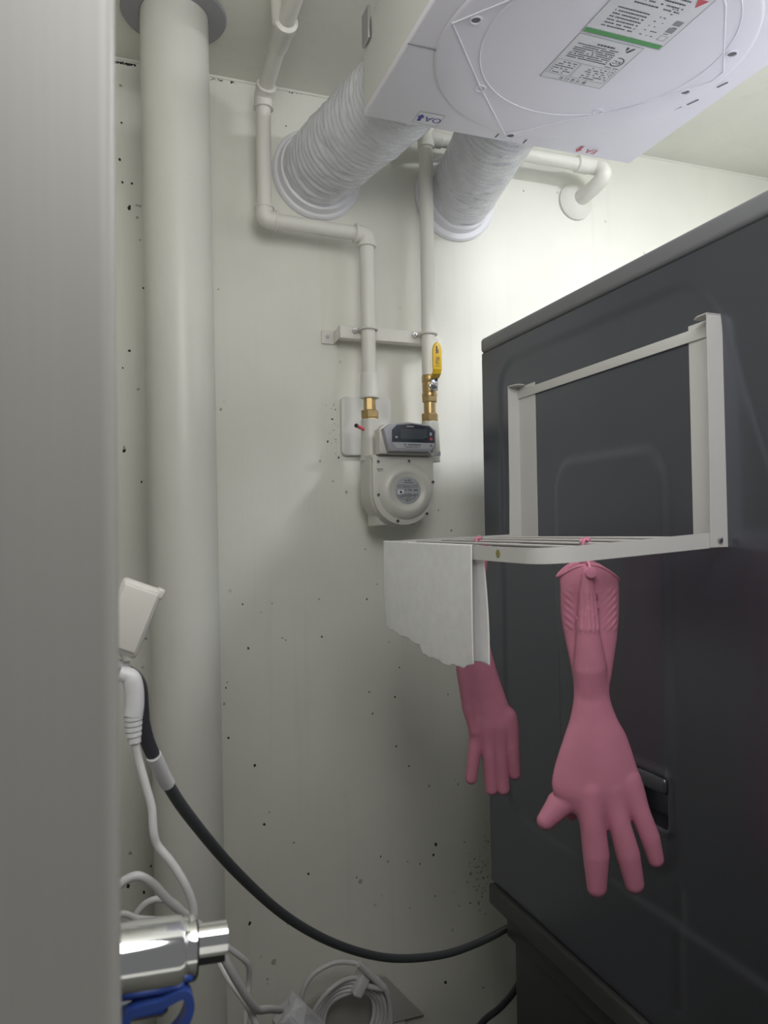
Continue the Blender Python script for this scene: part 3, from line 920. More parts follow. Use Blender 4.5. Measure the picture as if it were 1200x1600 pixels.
flat('right_mark', [rect(HX1 - .0155, HZ0 + .035, HX1 - .011, HZ0 + .041)], (0, fy2, 0), X_, Z_, 'metalpaper', fc)
flat('red_mark', [rect(HX1 - .026, HZ0 + .0278, HX1 - .0205, HZ0 + .0292)], (0, fy2, 0), X_, Z_, 'red', fc)
flat('red_button', [disc(HX1 - .0125, HZ0 + .0285, .003, 14)], (0, fy2, 0), X_, Z_, 'red', fc)
ls = prism('serial_strip', [(HX0 + .029, HZ0 + .0095), (HX1 - .012, HZ0 + .0095), (HX1 - .005, HZ0 + .0175), (HX1 - .005, HZ0 + .0208), (HX0 + .020, HZ0 + .0208)], (0, fy + .002, 0), X_, Z_, .0028, 'metalpaper', head, label='silver strip with serial number')
flat('serial_print', dashes(HX0 + .044, HX1 - .034, HZ0 + .0150, .0030, 350, .95, .0012, .002) + dashes(HX0 + .046, HX1 - .036, HZ0 + .0115, .0014, 351, .8, .001, .002) + ring_polys(HX1 - .013, HZ0 + .0155, .0012, .0024, 12), (0, fy2, 0), X_, Z_, 'print', ls)
tube('seal_wire', spline([(HX1 - .018, 1.352, HZ0 + .006), (HX1 - .012, 1.346, HZ0 - .002), (HX1 - .003, 1.350, HZ0 - .001), (HX1 + .001, 1.358, HZ0 + .012)], 6), .0011, 'bezel', gm, seg=8)
rbox('seal_tag', (.012, .004, .008), 'bezel', gm, (HX1 + .002, 1.352, HZ0 + .001), bev=.001)

# ------------------------------------------------------------------ folding rack on the side of the dryer
rk = thing('drying_rack', 'white folding metal drying rack fixed to the side of the dryer', 'rack', (.64, .91, 1.60))
RX = DX + .0034           # panel face is sunk a little inside the embossing
YN, YFAR = .673, 1.126
ZT = 1.878


def post(y_web, y_in):
    s = 1 if y_in > y_web else -1
    nm = 'post'
    # flange lies on the dryer, web sticks out
    prof = [(0, 0), (0, y_in - y_web), (-.0012, y_in - y_web), (-.0012, s * .0012), (-.024, s * .0012), (-.024, 0)]
    vs, fs = [], []
    for z, k in ((1.616, 1.0), (1.70, .93), (ZT, .90)):
        for a, b in prof:
            vs.append(Vector((RX + (a if a > -.01 else a * k), y_web + b, z)))
    n = len(prof)
    for i in range(2):
        for j in range(n):
            fs.append((i * n + j, i * n + (j + 1) % n, (i + 1) * n + (j + 1) % n, (i + 1) * n + j))
    fs.append(tuple(range(n))); fs.append(tuple(range(2 * n, 3 * n)))
    p = link(nm, mesh(nm, vs, fs), 'rack', rk, smooth=False)
    prism('top_tab', [(0, 0), (-.022, 0), (-.0215, s * .016), (-.016, s * .026), (-.006, s * .026), (0, s * .020)], (RX, y_web, ZT - .0005), X_, Y_, .0014 if s < 0 else .0014, 'rack', p)
    lathe('hinge_rivet', (RX - .012, y_web - .001, 1.624), -Y_, [(.0034, 0), (.0032, .0014), (.0018, .0022), (0, .0022)], 'steel', p, seg=16)
    return p


post(YN, YN + .052)
post(YFAR, YFAR - .052)
box('top_bar', (RX - .0036, YN + .001, 1.858), (RX - .0012, YFAR - .001, 1.872), 'rack', rk, bev=.0006)
# U-shaped tray frame drooping a little
UA = [Vector((RX - .006, YN + .004, 1.6245)), Vector((.420, YN + .004, 1.6105)), Vector((.412, 1.160, 1.6145)), Vector((RX - .006, YFAR - .004, 1.622))]
UA[2] = Vector((.409, 1.150, 1.6145))
UA[3] = Vector((RX - .006, YFAR - .003, 1.6225))
bar = [(-.0010, -.0085), (.0010, -.0085), (.0010, .0085), (-.0010, .0085)]
tube('tray_frame', fillet(UA, .045, 10), 0, 'rack', rk, section=bar, hint=Vector((0, 1, 0)), angle=30)
rods = []
for k_, x_ in enumerate((.470, .512, .553, .595)):
    ta, tb = (UA[0].x - x_) / (UA[0].x - UA[1].x), (UA[3].x - x_) / (UA[3].x - UA[2].x)
    a, b = UA[0].lerp(UA[1], ta), UA[3].lerp(UA[2], tb)
    a = a + Z_ * .0055; b = b + Z_ * .0055
    rods.append((a, b))
    tube('rod', [a, b], .0019, 'rack', rk, seg=10)
fb = lambda y: UA[1].lerp(UA[2], (y - UA[1].y) / (UA[2].y - UA[1].y))
stp = W(778, 865, X=.4165)
stk = lathe('round_sticker', (fb(stp.y).x - .0011, stp.y, stp.z), -X_, [(.0046, 0), (.0046, .0003), (0, .0003)], 'gold', rk, seg=24, smooth=False, label='small round gold sticker')
flat('sticker_print', dashes(-.003, .003, -.0008, .0013, 5, .9, .0007, .0012) + ring_polys(0, 0, .0036, .004, 20), (fb(stp.y).x - .0015, stp.y, stp.z), -Y_, Z_, 'print', stk)


# ------------------------------------------------------------------ rubber gloves (surface nets over a distance field)
def surface_nets(D, org, h):
    s = D < 0
    nx, ny, nz = D.shape
    cnt = np.zeros((nx - 1, ny - 1, nz - 1)); acc = np.zeros((nx - 1, ny - 1, nz - 1, 3))
    cells = [(i, j, k) for i in (0, 1) for j in (0, 1) for k in (0, 1)]

    def sub(A, o):
        return A[o[0]:nx - 1 + o[0], o[1]:ny - 1 + o[1], o[2]:nz - 1 + o[2]]
    for a in cells:
        for ax in range(3):
            if a[ax]:
                continue
            b = list(a); b[ax] = 1
            da, db = sub(D, a), sub(D, b)
            m = sub(s, a) != sub(s, b)
            t = np.where(m, da / np.where(m, da - db, 1), 0)
            for c in range(3):
                acc[..., c] += np.where(m, a[c] + (t if c == ax else 0), 0)
            cnt += m
    act = cnt > 0
    idx = -np.ones(act.shape, int)
    idx[act] = np.arange(act.sum())
    ijk = np.argwhere(act)
    V = org + h * (ijk + acc[act] / cnt[act][:, None])
    faces = []
    for ax in range(3):
        o1, o2 = [(1, 2), (2, 0), (0, 1)][ax]
        lo = [slice(0, -1) if i == ax else slice(1, -1) for i in range(3)]
        hi = [slice(1, None) if i == ax else slice(1, -1) for i in range(3)]
        m = s[tuple(lo)] != s[tuple(hi)]
        flip = s[tuple(lo)][m]
        p = np.argwhere(m)
        base = p.copy()
        for o in (o1, o2):
            base[:, o] += 1
        q = []
        for da, db in ((0, 0), (1, 0), (1, 1), (0, 1)):
            e = base.copy(); e[:, o1] -= da; e[:, o2] -= db
            q.append(idx[e[:, 0], e[:, 1], e[:, 2]])
        q = np.stack(q, 1)
        q[flip] = q[flip][:, ::-1]
        faces.append(q)
    return V, np.concatenate(faces)


def smin(a, b, k):
    h = np.clip(.5 + .5 * (b - a) / k, 0, 1)
    return b * (1 - h) + a * h - k * h * (1 - h)


def cone_chain(U, Vv, Wd, pts, kw=1.0):
    """pts: (u, v, w, r) - union of round cones, depth squashed by kw"""
    D = np.full(U.shape, 1e3)
    for (u0, v0, w0, r0), (u1, v1, w1, r1) in zip(pts[:-1], pts[1:]):
        du, dv, dw = u1 - u0, v1 - v0, (w1 - w0) * kw
        t = np.clip(((U - u0) * du + (Vv - v0) * dv + (Wd - w0) * kw * dw) / (du * du + dv * dv + dw * dw), 0, 1)
        d = np.sqrt((U - u0 - t * du) ** 2 + (Vv - v0 - t * dv) ** 2 + ((Wd - w0) * kw - t * dw) ** 2) - (r0 + t * (r1 - r0))
        D = np.minimum(D, d / (1 + .25 * (kw - 1)))
    return D


def prof_field(U, Vv, Wd, prof):
    """prof rows: v, centre u, half width, half depth, w centre (v grows downwards)"""
    sm_ = spline([Vector((r[0], r[1], r[2], r[3])) for r in prof], 10)
    sw_ = spline([Vector((r[0], r[4], 0)) for r in prof], 10)
    p = np.array([(a[0], a[1], a[2], a[3], b[1]) for a, b in zip(sm_, sw_)], float)
    cu, hw, hd, wc = (np.interp(Vv, p[:, 0], p[:, i]) for i in (1, 2, 3, 4))
    q = np.sqrt(((U - cu) / hw) ** 2 + ((Wd - wc) / hd) ** 2)
    d = (q - 1) * np.minimum(hw, hd) * 1.0
    return np.maximum(d, np.maximum(p[0, 0] - Vv, Vv - p[-1, 0]))


def make_glove(root, fieldfn, bounds, step, origin, scale, ax, m='pink'):
    (u0, u1), (v0, v1), (w0, w1) = bounds
    us, vv, ww = np.arange(u0, u1, step), np.arange(v0, v1, step), np.arange(w0, w1, step)
    U, Vv, Wd = np.meshgrid(us, vv, ww, indexing='ij')
    D = fieldfn(U, Vv, Wd)
    V, Fc = surface_nets(D, np.array([u0, v0, w0]), step)
    V = np.array(origin)[None] + scale * (V[:, :1] * np.array(ax[0]) + (-V[:, 1:2]) * np.array(ax[1]) + V[:, 2:3] * np.array(ax[2]))
    me = bpy.data.meshes.new('glove_body')
    me.from_pydata(V.tolist(), [], Fc.tolist())
    bm = bmesh.new(); bm.from_mesh(me)
    bmesh.ops.smooth_vert(bm, verts=bm.verts, factor=.5, use_axis_x=True, use_axis_y=True, use_axis_z=True)
    bmesh.ops.recalc_face_normals(bm, faces=bm.faces)
    bm.to_mesh(me); bm.free()
    return link('glove_body', me, m, root)


GA = (R0, Z_, -F0)            # local right, up, towards the viewer


def glove_near(U, V, Wd):
    # (u, v) measured from the hook, v downwards
    back = prof_field(U, V, Wd, [(-12, 6, 48, 17, -3), (30, 8, 46, 18, -3), (80, 8, 45, 19, -4), (120, 9, 40, 18, -4), (170, 9, 31, 17, -2), (203, 7, 27, 17, 0),
                                 (240, 9, 36, 17, 0), (270, 11, 49, 17, 1), (320, 10, 65, 17, 2), (350, 13, 70, 17, 2), (372, 19, 61, 14, 1), (395, 24, 40, 8, 0), (412, 26, 22, 3, 0)])
    topcut = -3 + 29 * ((U - 3) / 50.0) ** 2 + np.maximum(0, Wd - 2) * .4
    fold = cone_chain(U, V, Wd, [(0, 6, 15, 6), (-2, 40, 20, 12), (-2, 100, 20, 18), (2, 160, 13, 25), (7, 205, 1, 25), (9, 260, -4, 28), (10, 310, -12, 26)], 1.5)
    A = smin(back, fold, 4)
    # ribs
    mask = sstep(V, 36, 46) * sstep(-V, -108, -98)
    fmask = mask * sstep(Wd, 13, 20) * sstep(-np.abs(U + 2), -22, -17)
    rib = .5 + .5 * np.cos(2 * np.pi * (U + 2) / (5.2 + .03 * (V - 40)))
    A = A - 3.0 * fmask * rib
    dmask = mask * sstep(-Wd, -16, -10) * sstep(np.abs(U + 2), 17, 22)
    drib = .5 + .5 * np.cos(2 * np.pi * (V * .8 + np.sign(U + 2) * U * .8) / 9.0)
    A = A - 1.6 * dmask * drib * sstep(-np.abs(U - 7), -43, -36)
    inner = np.maximum(back + 4.5, V - 60)
    A = np.maximum(A, -inner)
    A = np.maximum(A, (topcut - V))
    # palm fold over the thumb
    crease = cone_chain(U, V, Wd, [(-33, 268, 22, 1.2), (-42, 340, 22, 1.2)], .6)
    A = np.maximum(A, -smin(crease, crease + 3, 2) - .5)
    th = cone_chain(U, V, Wd, [(-8, 348, -9, 22), (-44, 375, -8, 21), (-67, 399, -4, 14.5)], 1.25)
    ix = cone_chain(U, V, Wd, [(-5, 360, -18, 13), (-24, 395, -22, 10.5)], 1.1)
    A = smin(A, smin(th, ix, 2), 2.5)
    f1 = cone_chain(U, V, Wd, [(1, 352, 3, 22), (3, 400, 4, 19.5), (8, 450, 2, 20.5), (9, 501, -1, 15.5)], 1.25)
    f2 = cone_chain(U, V, Wd, [(34, 350, 3, 18), (45, 405, 5, 17), (57, 450, 3, 18.5), (67, 496, 0, 15)], 1.25)
    f3 = cone_chain(U, V, Wd, [(61, 338, 2, 17), (79, 390, 4, 15), (92, 425, 3, 15), (101, 459, 0, 12.5)], 1.25)
    Fg = np.minimum(np.minimum(f1, f2), f3)
    A = smin(A, Fg, 5)
    return A


g1o = W(913, 880, Y=.738)
g1s = (g1o - EYE).dot(FW) / FPX
g1 = thing('rubber_glove', 'pink rubber glove nearest the viewer, hanging whole below the rack with fingers spread', 'glove', g1o - Z_ * .38, 'pink rubber gloves on the rack')
gb = make_glove(g1, glove_near, ((-92, 124), (-10, 526), (-44, 48)), 2.0, g1o, g1s, GA)
loc = lambda o, s, u, v, w: Vector(o) + (R0 * u + Z_ * -v - F0 * w) * s
rimp = []
for i in range(48):
    a = 2 * math.pi * i / 48
    u, w = 6 + 48 * math.cos(a), -3 + 16.5 * math.sin(a)
    rimp.append(loc(g1o, g1s, u, -3 + 29 * ((u - 3) / 50.0) ** 2 + max(0, w - 2) * .4, w))
tube('cuff_rim', rimp, .0016, 'pink', g1, seg=8, closed=True)


def clip(root, o, s, rod, front_v=13):
    """pink hook over a rack rod that pinches the cuff"""
    c = Vector(o)
    top = rod[0].lerp(rod[1], (c.y - rod[0].y) / (rod[1].y - rod[0].y))
    rr = .0042
    sd = Vector((-1, 0, 0))
    path = [top + Vector((rr, 0, -.006)), top + Vector((rr, 0, .001)), top + Vector((rr * .7, 0, .0035)), top + Vector((0, 0, .0046)), top + Vector((-rr * .7, 0, .0035)), top + Vector((-rr, 0, 0)),
            top.lerp(c, .5) + Vector((-rr * .7, 0, 0)), loc(o, s, 1, -2, 20), loc(o, s, 2, 6, 25)]
    h = tube('clip_hook', spline(path, 5), .0020, 'pinkclip', root, seg=10)
    lathe('clip_button', loc(o, s, 3, front_v, 24), -F0, [(.0062, 0), (.0066, .0012), (.006, .003), (0, .0034)], 'pinkclip', h, seg=22)
    tube('clip_loop', spline([top + Vector((-.002, -.004, .003)), top + Vector((0, -.004, .0052)), top + Vector((.001, .006, .0052)), top + Vector((-.003, .009, .002))], 5), .0022, 'pinkclip', h, seg=8)


clip(g1, g1o, g1s, rods[1])


def glove_far(U, V, Wd):
    arm = prof_field(U, V, Wd, [(-6, -6, 33, 15, 0), (60, -12, 28, 15, 0), (120, -12, 27, 16, 0), (165, -5, 30, 16, 0), (210, 4, 33, 16, 0), (255, 17, 35, 16, 1), (285, 26, 36, 15, 1), (305, 28, 30, 10, 1), (325, 29, 14, 3, 0)])
    inner = np.maximum(arm + 4.5, V - 60)
    A = np.maximum(arm, -inner)
    th = cone_chain(U, V, Wd, [(-22, 195, 3, 9), (-15, 255, 8, 10), (-6, 290, 8, 8)], 1.0)
    A = smin(A, th, 5)
    f1 = cone_chain(U, V, Wd, [(2, 278, 2, 12), (-5, 320, 4, 10.5), (-12, 368, 3, 9.5)], 1.1)
    f2 = cone_chain(U, V, Wd, [(17, 285, 2, 14), (19, 330, 3, 12.5), (21, 386, 0, 10.5)], 1.1)
    f3 = cone_chain(U, V, Wd, [(35, 285, 2, 14), (37, 335, 3, 11.5), (40, 386, 0, 10.5)], 1.1)
    f4 = cone_chain(U, V, Wd, [(50, 272, 0, 13), (55, 320, 2, 11.5), (59, 363, -2, 10)], 1.1)
    f = np.minimum(np.minimum(f1, f2), np.minimum(f3, f4))
    A = smin(A, f, 9)
    return A


g2o = W(741, 858, Y=1.005)
g2s = (g2o - EYE).dot(FW) / FPX * .963
g2 = thing('rubber_glove', 'pink rubber glove farther back, its cuff hidden behind the white wipe', 'glove', g2o - Z_ * .37, 'pink rubber gloves on the rack')
gb2 = make_glove(g2, glove_far, ((-52, 82), (-10, 402), (-32, 36)), 1.5, g2o, g2s, GA)
rimp = [loc(g2o, g2s, -6 + 33 * math.cos(2 * math.pi * i / 40), -4, 15 * math.sin(2 * math.pi * i / 40)) for i in range(40)]
tube('cuff_rim', rimp, .0016, 'pink', g2, seg=8, closed=True)
clip(g2, g2o, g2s, rods[1])

# ------------------------------------------------------------------ white wipe folded over the front bar
wy0, wy1 = 1.128, .832
nS, nT = 70, 90


def interp(x, tab):
    return float(np.interp(x, [t[0] for t in tab], [t[1] for t in tab]))


front_len = [(0, .133), (.06, .137), (.14, .139), (.28, .142), (.45, .146), (.48, .156), (.60, .158), (.75, .160), (.9, .155), (1, .148)]
back_len = [(0, .10), (.5, .13), (.85, .148), (1, .146)]
vs, fs = [], []
rows = []
for j in range(-nT, nT + 1):
    row = []
    for i in range(nS + 1):
        s = i / nS
        shrink = .0
        y = wy0 + (wy1 - wy0) * s
        b = fb(y)
        if j >= 0:
            t = j / nT
            L_ = interp(s, front_len) + .0012 * math.sin(s * 37) * t + .0007 * math.sin(s * 91 + 1) * t
            down = max(0, L_ * t - .003)
            x = b.x - .0026 - .004 * math.sin(t * 2.4) - .0020 * t * math.sin(s * 4 + 1) - .0003 * t * math.sin(s * 19)
            y2 = y + (.006 - .02 * s * 0) * t * (1 - s) * -1.2 - .004 * s * math.sin(t * 3)
            y2 += .010 * (1 - s) * -t
            z = b.z + .0095 - down
            if t < .02:
                x = b.x
        else:
            t = -j / nT
            L_ = interp(s, back_len) + .0010 * math.sin(s * 45) * t
            down = max(0, L_ * t - .003)
            x = b.x + .0026 + .005 * math.sin(t * 2.2) + .003 * t * math.sin(s * 8)
            y2 = y - .017 * s * min(1, t * 14)
            z = b.z + .0095 - down
            if t < .02:
                x = b.x
        row.append(len(vs))
        vs.append(Vector((x, y2, z)))
    rows.append(row)
for a, b in zip(rows[:-1], rows[1:]):
    for i in range(nS):
        fs.append((a[i], a[i + 1], b[i + 1], b[i]))
wipe = link('paper_wipe', mesh('paper_wipe', vs, fs), 'tissue')
sm = wipe.modifiers.new('solid', 'SOLIDIFY'); sm.thickness = .0005; sm.offset = 0
tag(wipe, 'thin white paper wipe folded over the front bar of the drying rack', 'wipe')

# ------------------------------------------------------------------ cords and plugs by the jamb
def PX(x, y, Y):
    return W(x, y, Y=Y)


ms = thing('power_strip', 'white power strip on the left wall, mostly hidden behind the jamb', 'power strip', (XL, .80, 1.42))
rbox('strip_body', (.046, .052, .22), 'whiteplug', ms, (XL + .023, .80, 1.43), bev=.008)
tube('lug', [(XL + .040, .797, PX(200, 1038, .79).z), (PX(202, 1038, .79).x, .79, PX(202, 1038, .79).z)], .0055, 'whiteplug', ms, seg=14)

# flat cream adapter standing tilted in the strip
ad = thing('plug_adapter', 'cream flat plug adapter tilted sideways above the power strip', 'adapter', PX(205, 1030, .79))
c0 = PX(214, 968, .785)
tl = (PX(234, 925, .785) - PX(196, 1018, .785)).normalized()
axx = Vector((tl.z, 0, -tl.x)).normalized()
ayy = tl.cross(axx).normalized()
rbox('adapter_body', (.040, .022, .070), 'cream', ad, c0 - axx * .0075 - ayy * 0, axes=(axx, ayy, tl), bev=.005, seg=4)
rbox('adapter_lid', (.034, .004, .060), 'cream', ad, c0 - axx * .0075 - ayy * (.0125 if ayy.y > 0 else -.0125), axes=(axx, ayy, tl), bev=.0018)
rbox('hinge_ear', (.008, .020, .010), 'cream', ad, c0 + axx * .0105 + tl * .031, axes=(axx, ayy, tl), bev=.002)
tube('adapter_tongue', [c0 + axx * .002 - tl * .030, PX(203, 1030, .785)], [.0085, .0065], 'cream', ad, seg=14)
rbox('slot', (.006, .004, .014), 'hole', ad, c0 - axx * .010 - tl * .036, axes=(axx, ayy, tl), bev=.0015)

# grey cord: black angled plug, white marker sleeve, long sag to the dryer
gc = thing('appliance_cable', 'thick grey power cord sagging from the power strip to behind the dryer', 'cord', PX(610, 1498, 1.16))
cp0 = [(240, 1180, .803), (262, 1225, .83), (300, 1281, .87), (370, 1363, .95), (450, 1434, 1.03), (530, 1477, 1.10), (610, 1497, 1.16), (690, 1492, 1.205), (750, 1472, 1.24), (800, 1446, 1.275), (845, 1418, 1.30), (900, 1395, 1.31)]
path = [PX(*q) for q in cp0]
tube('cord', spline(path, 8), .0064, 'cord', gc, seg=16)
tube('plug', spline([PX(188, 1050, .80), PX(203, 1056, .80), PX(214, 1072, .80), PX(218, 1100, .80), PX(222, 1130, .80)], 6), [.0075 + .002 * math.sin(i / 24 * 3.14) for i in range(25)], 'cordblack', gc, seg=16)
tube('strain_relief', spline([PX(222, 1126, .80), PX(231, 1160, .803), PX(243, 1187, .807)], 6), .0070, 'cordblack', gc, seg=14)
tube('marker_sleeve', spline(path, 8)[0:9], .0076, 'whiteplug', gc, seg=16, label='white sleeve near the plug')

# white plug with ribbed strain relief and its cable
wp = thing('white_power_cord', 'white ribbed plug with a cable hanging down over the chrome faucet', 'cord', PX(240, 1300, .76))
pp = spline([PX(186, 1052, .775), PX(203, 1058, .775), PX(209, 1075, .775), PX(210, 1100, .775), PX(208, 1118, .775)], 6)
tube('plug', pp, [.007 + .0022 * min(1, i / 8) for i in range(len(pp))], 'whiteplug', wp, seg=18)
for i in range(4):
    a = PX(208, 1118 + i * 8.5, .775); b = PX(208.5, 1124 + i * 8.5, .775)
    tube('relief_rib', [a, b], .0086 - i * .0003, 'whiteplug', wp, seg=18)
tube('relief_core', [PX(208, 1112, .775), PX(210, 1160, .775)], [.0068, .0062], 'whiteplug', wp, seg=14)
wc = [(209, 1150, .775), (216, 1185, .775), (227, 1225, .77), (237, 1262, .765), (240, 1300, .76), (247, 1322, .76), (268, 1348, .755), (288, 1380, .75), (301, 1412, .75), (303, 1440, .75), (296, 1475, .75), (270, 1520, .75), (230, 1560, .75), (190, 1600, .75)]
tube('cable', spline([PX(*q) for q in wc], 8), .0040, 'whitecable', wp, seg=12)

# loops of white cable behind the faucet
lp = thing('white_cable_loop', 'white cable looping out from behind the jamb and down past the faucet', 'cable', PX(300, 1450, .8))
l1 = [(160, 1420, .78), (180, 1390, .78), (198, 1374, .78), (218, 1369, .78), (240, 1382, .785), (268, 1412, .79), (300, 1437, .80), (333, 1466, .80), (350, 1497, .80), (368, 1530, .81), (390, 1565, .83), (402, 1578, .85), (418, 1577, .88), (438, 1578, .92)]
tube('cable', spline([PX(*q) for q in l1], 8), .0043, 'whitecable', lp, seg=12)
lq = thing('thin_white_cable', 'thinner white cable curling over the pipe below the grey cord', 'cable', PX(380, 1500, .9))
l2 = [(165, 1450, .86), (190, 1428, .86), (215, 1435, .86), (250, 1437, .86), (290, 1436, .86), (318, 1448, .86), (345, 1472, .87), (372, 1492, .88), (388, 1508, .89), (389, 1535, .90), (386, 1565, .90), (382, 1610, .90)]
tube('cable', spline([PX(*q) for q in l2], 8), .0034, 'whitecable', lq, seg=12)
lr = thing('small_cable_loop', 'small arch of white cable directly above the chrome faucet body', 'cable', PX(240, 1410, .9))
l3 = [(205, 1445, .92), (216, 1424, .92), (232, 1409, .92), (252, 1405, .92), (275, 1413, .91), (305, 1450, .9), (335, 1490, .88), (358, 1530, .86), (385, 1568, .85), (400, 1600, .85)]
tube('cable', spline([PX(*q) for q in l3], 8), .0038, 'whitecable', lr, seg=12)

# ------------------------------------------------------------------ chrome faucet on the left wall
fy_ = .50
fa = PX(170, 1504, fy_); fb_ = PX(284, 1488, fy_)
fx = (fb_ - fa).normalized()
f0 = fa + fx * ((XL - fa.x) / fx.x)
ln = (fb_ - f0).length
fct = thing('faucet', 'chrome wall faucet with a short lever sticking out past the jamb', 'faucet', f0)
lathe('body', f0, fx, [(.018, 0), (.0212, .004), (.0218, ln - .003), (.0208, ln), (.010, ln + .0005)], 'chrome', fct, seg=48, label='polished chrome cylinder')
lathe('wall_flange', f0, fx, [(.034, 0), (.033, .006), (.024, .010)], 'chrome', fct, seg=40)
lathe('collar', f0 + fx * (ln - .001) + Z_ * .002, fx, [(.0185, 0), (.0190, .001), (.0190, .0085), (.0178, .0098), (.008, .010)], 'chrome', fct, seg=40)
le = f0 + fx * (ln + .007) + Z_ * .006
ux, uy, uz = fx, Y_, fx.cross(Y_)
lever = tube('lever', [le, le + fx * .010, le + fx * .0205], 0, 'chrome', fct,
             section=[(.0098 * math.cos(a), .0098 * math.sin(a)) for a in [math.pi * i / 10 for i in range(11)]] + [(-.0098, -.006), (.0098, -.006)], hint=Y_)
rbox('lever_reflection', (.018, .0150, .0075), 'blackpl', lever, le + fx * .010 - Z_ * .0085, axes=(fx, Y_, Z_), bev=.001)  # black block standing in for the dark reflection below the chrome lever
sd = f0 + fx * (ln * .52)
lathe('lower_tube', f0 - Z_ * .024, fx, [(.012, 0), (.012, ln - .012), (.010, ln - .009), (0, ln - .0085)], 'chrome', fct, seg=32)
lathe('spout', sd - Z_ * .020, -Z_, [(.010, 0), (.010, .018), (.012, .020), (.012, .03)], 'chrome', fct, seg=30)
hc = thing('hose_connector', 'blue plastic hose connector below the chrome faucet', 'hose connector', sd - Z_ * .12)
lathe('nut_ring', sd - Z_ * .0505, -Z_, [(.019, 0), (.021, .003), (.021, .013), (.018, .016)], 'blackpl', hc, seg=24)
hcx = PX(258, 1588, .485)
tube('blue_lever', spline([hcx + Vector((-.022, 0, .006)), hcx + Vector((-.002, 0, .010)), hcx + Vector((.011, 0, .013)), hcx + Vector((.014, 0, .003)), hcx + Vector((.006, 0, -.010)), hcx + Vector((-.016, 0, -.020))], 6, closed=True), 0, 'bluepl', hc,
     section=[(-.0055, -.0026), (.0055, -.0026), (.0055, .0026), (-.0055, .0026)], hint=Y_, closed=True)
tube('hose', spline([sd - Z_ * .064, sd - Z_ * .10 + Vector((-.004, .01, 0)), Vector((XL + .04, .56, 1.12)), Vector((XL + .035, .62, .9)), Vector((XL + .035, .66, .4)), Vector((XL + .035, .68, .012))], 8), .0105, 'cord', hc, seg=16)

# ------------------------------------------------------------------ bottom: coil of cable, wrapper, leaning panel, carton
bx = thing('carton', 'low pale carton on the floor below the coiled cable', 'box', (.42, 1.38, 0))
BT = .63
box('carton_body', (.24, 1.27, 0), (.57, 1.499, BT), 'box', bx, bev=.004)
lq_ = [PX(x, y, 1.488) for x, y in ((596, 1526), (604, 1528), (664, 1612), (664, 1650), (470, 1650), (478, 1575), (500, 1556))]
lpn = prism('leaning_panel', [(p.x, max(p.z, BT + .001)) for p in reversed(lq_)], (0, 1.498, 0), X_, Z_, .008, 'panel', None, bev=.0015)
tag(lpn, 'thin pale board leaning on the wall behind the coiled cable', 'board')
cl = thing('coiled_cable', 'coil of white cable strapped with a tie, lying against the back wall', 'cable', (.425, 1.43, BT))
cc0 = PX(545, 1590, 1.435)
cx_, cz_ = cc0.x, cc0.z
pts = []
turns = 5
for i in range(turns * 40 + 1):
    a = 2 * math.pi * i / 40 + 1.2
    k = i / 40
    r = .046 + .0072 * k + .002 * math.sin(a * 2 + k)
    pts.append(Vector((cx_ + r * 1.02 * math.cos(a), 1.440 - .0028 * k + .004 * math.sin(a * 3 + k), cz_ + r * math.sin(a))))
tube('coil', pts, .0043, 'whitecable', cl, seg=10)
big = [(488, 1640, 1.425), (474, 1595, 1.425), (472, 1555, 1.425), (487, 1525, 1.425), (515, 1507, 1.425), (540, 1503, 1.425), (562, 1508, 1.42), (585, 1528, 1.415), (602, 1545, 1.41), (610, 1575, 1.415), (611, 1640, 1.42)]
tube('outer_loop', spline([PX(*q) for q in big], 8), .0048, 'whitecable', cl, seg=12)
tube('end_plug', [PX(561, 1506, 1.412), PX(601, 1544, 1.408)], [.0072, .0060], 'whitecable', cl, seg=14)
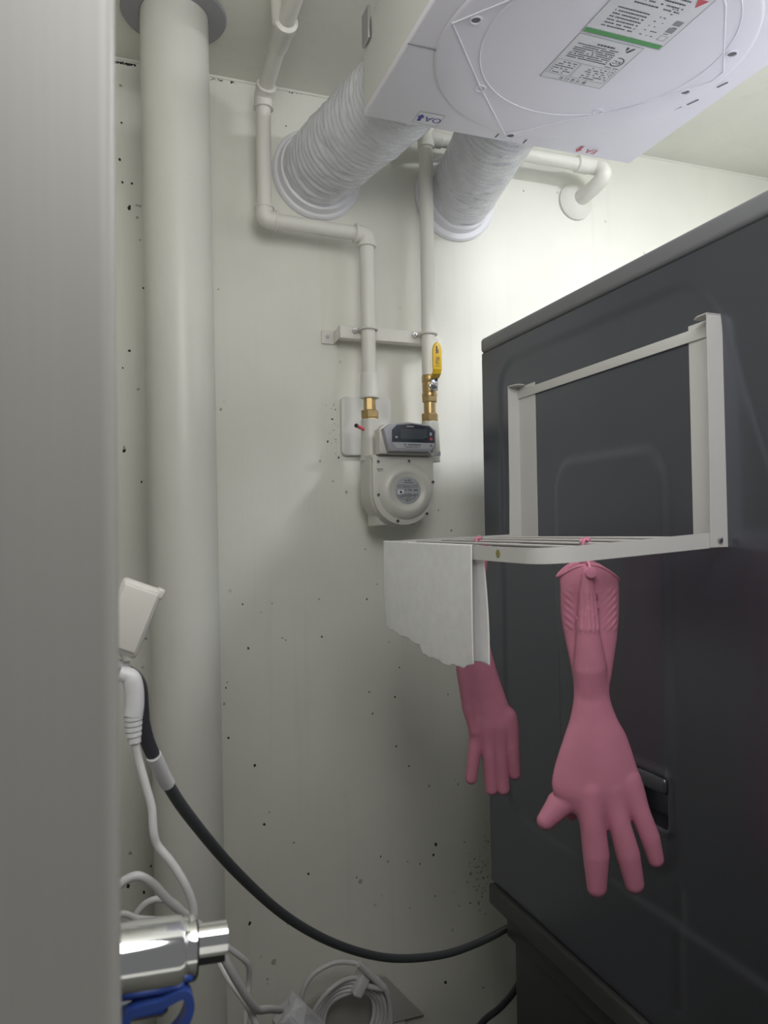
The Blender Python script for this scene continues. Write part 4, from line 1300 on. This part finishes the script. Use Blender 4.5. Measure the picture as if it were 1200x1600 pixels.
tube('inner_plug', [PX(575, 1541, 1.412), PX(598, 1545, 1.410)], [.0050, .0052], 'whitecable', cl, seg=12)
tcn = PX(567, 1540, 1.415)
td = (PX(560, 1556, 1.415) - PX(575, 1524, 1.415)).normalized()
tx_ = Vector((td.z, 0, -td.x))
rbox('cable_tie', (.021, .036, .048), 'whiteplug', cl, tcn + Vector((0, .016, 0)), axes=(tx_, Y_, td), bev=.005, seg=3, label='flat white strap round the coil')

# crumpled white wrapper
wr = PX(470, 1600, 1.33)
base_z = BT
pts2 = [PX(433, 1604, 1.31), PX(462, 1557, 1.33), PX(478, 1572, 1.318), PX(512, 1606, 1.335), PX(472, 1612, 1.29), PX(449, 1596, 1.30), PX(455, 1580, 1.305)]
bmw = bmesh.new()
vv_ = [bmw.verts.new(p) for p in pts2]
low = [bmw.verts.new((p.x + random.uniform(-.006, .006), p.y + random.uniform(-.01, .02), base_z + .001)) for p in pts2]
back_ = [bmw.verts.new((p.x, p.y + .035, p.z - .006)) for p in pts2]
bmesh.ops.convex_hull(bmw, input=bmw.verts)
bmesh.ops.triangulate(bmw, faces=bmw.faces)
bmesh.ops.subdivide_edges(bmw, edges=list(bmw.edges), cuts=2, use_grid_fill=True)
for v in bmw.verts:
    if v.co.z > base_z + .006:
        v.co += Vector((random.gauss(0, .0009), random.gauss(0, .0012), random.gauss(0, .0009)))
me = bpy.data.meshes.new('plastic_wrapper'); bmw.to_mesh(me); bmw.free()
wrp = link('plastic_wrapper', me, 'wrap', None, smooth=False)
tag(wrp, 'crumpled white plastic wrapper in front of the coiled cable', 'wrapper')

# ------------------------------------------------------------------ hoses at the back of the washing machine
h1 = thing('drain_hose', 'dark thin hose drooping from the back of the washing machine', 'hose', PX(760, 1590, 1.3))
tube('hose', spline([Vector((.70, 1.215, .86)), PX(806, 1545, 1.26), PX(782, 1574, 1.30), PX(752, 1600, 1.33), PX(735, 1640, 1.35), Vector((.625, 1.38, .4)), Vector((.625, 1.40, .012))], 8), .0062, 'cordblack', h1, seg=12)
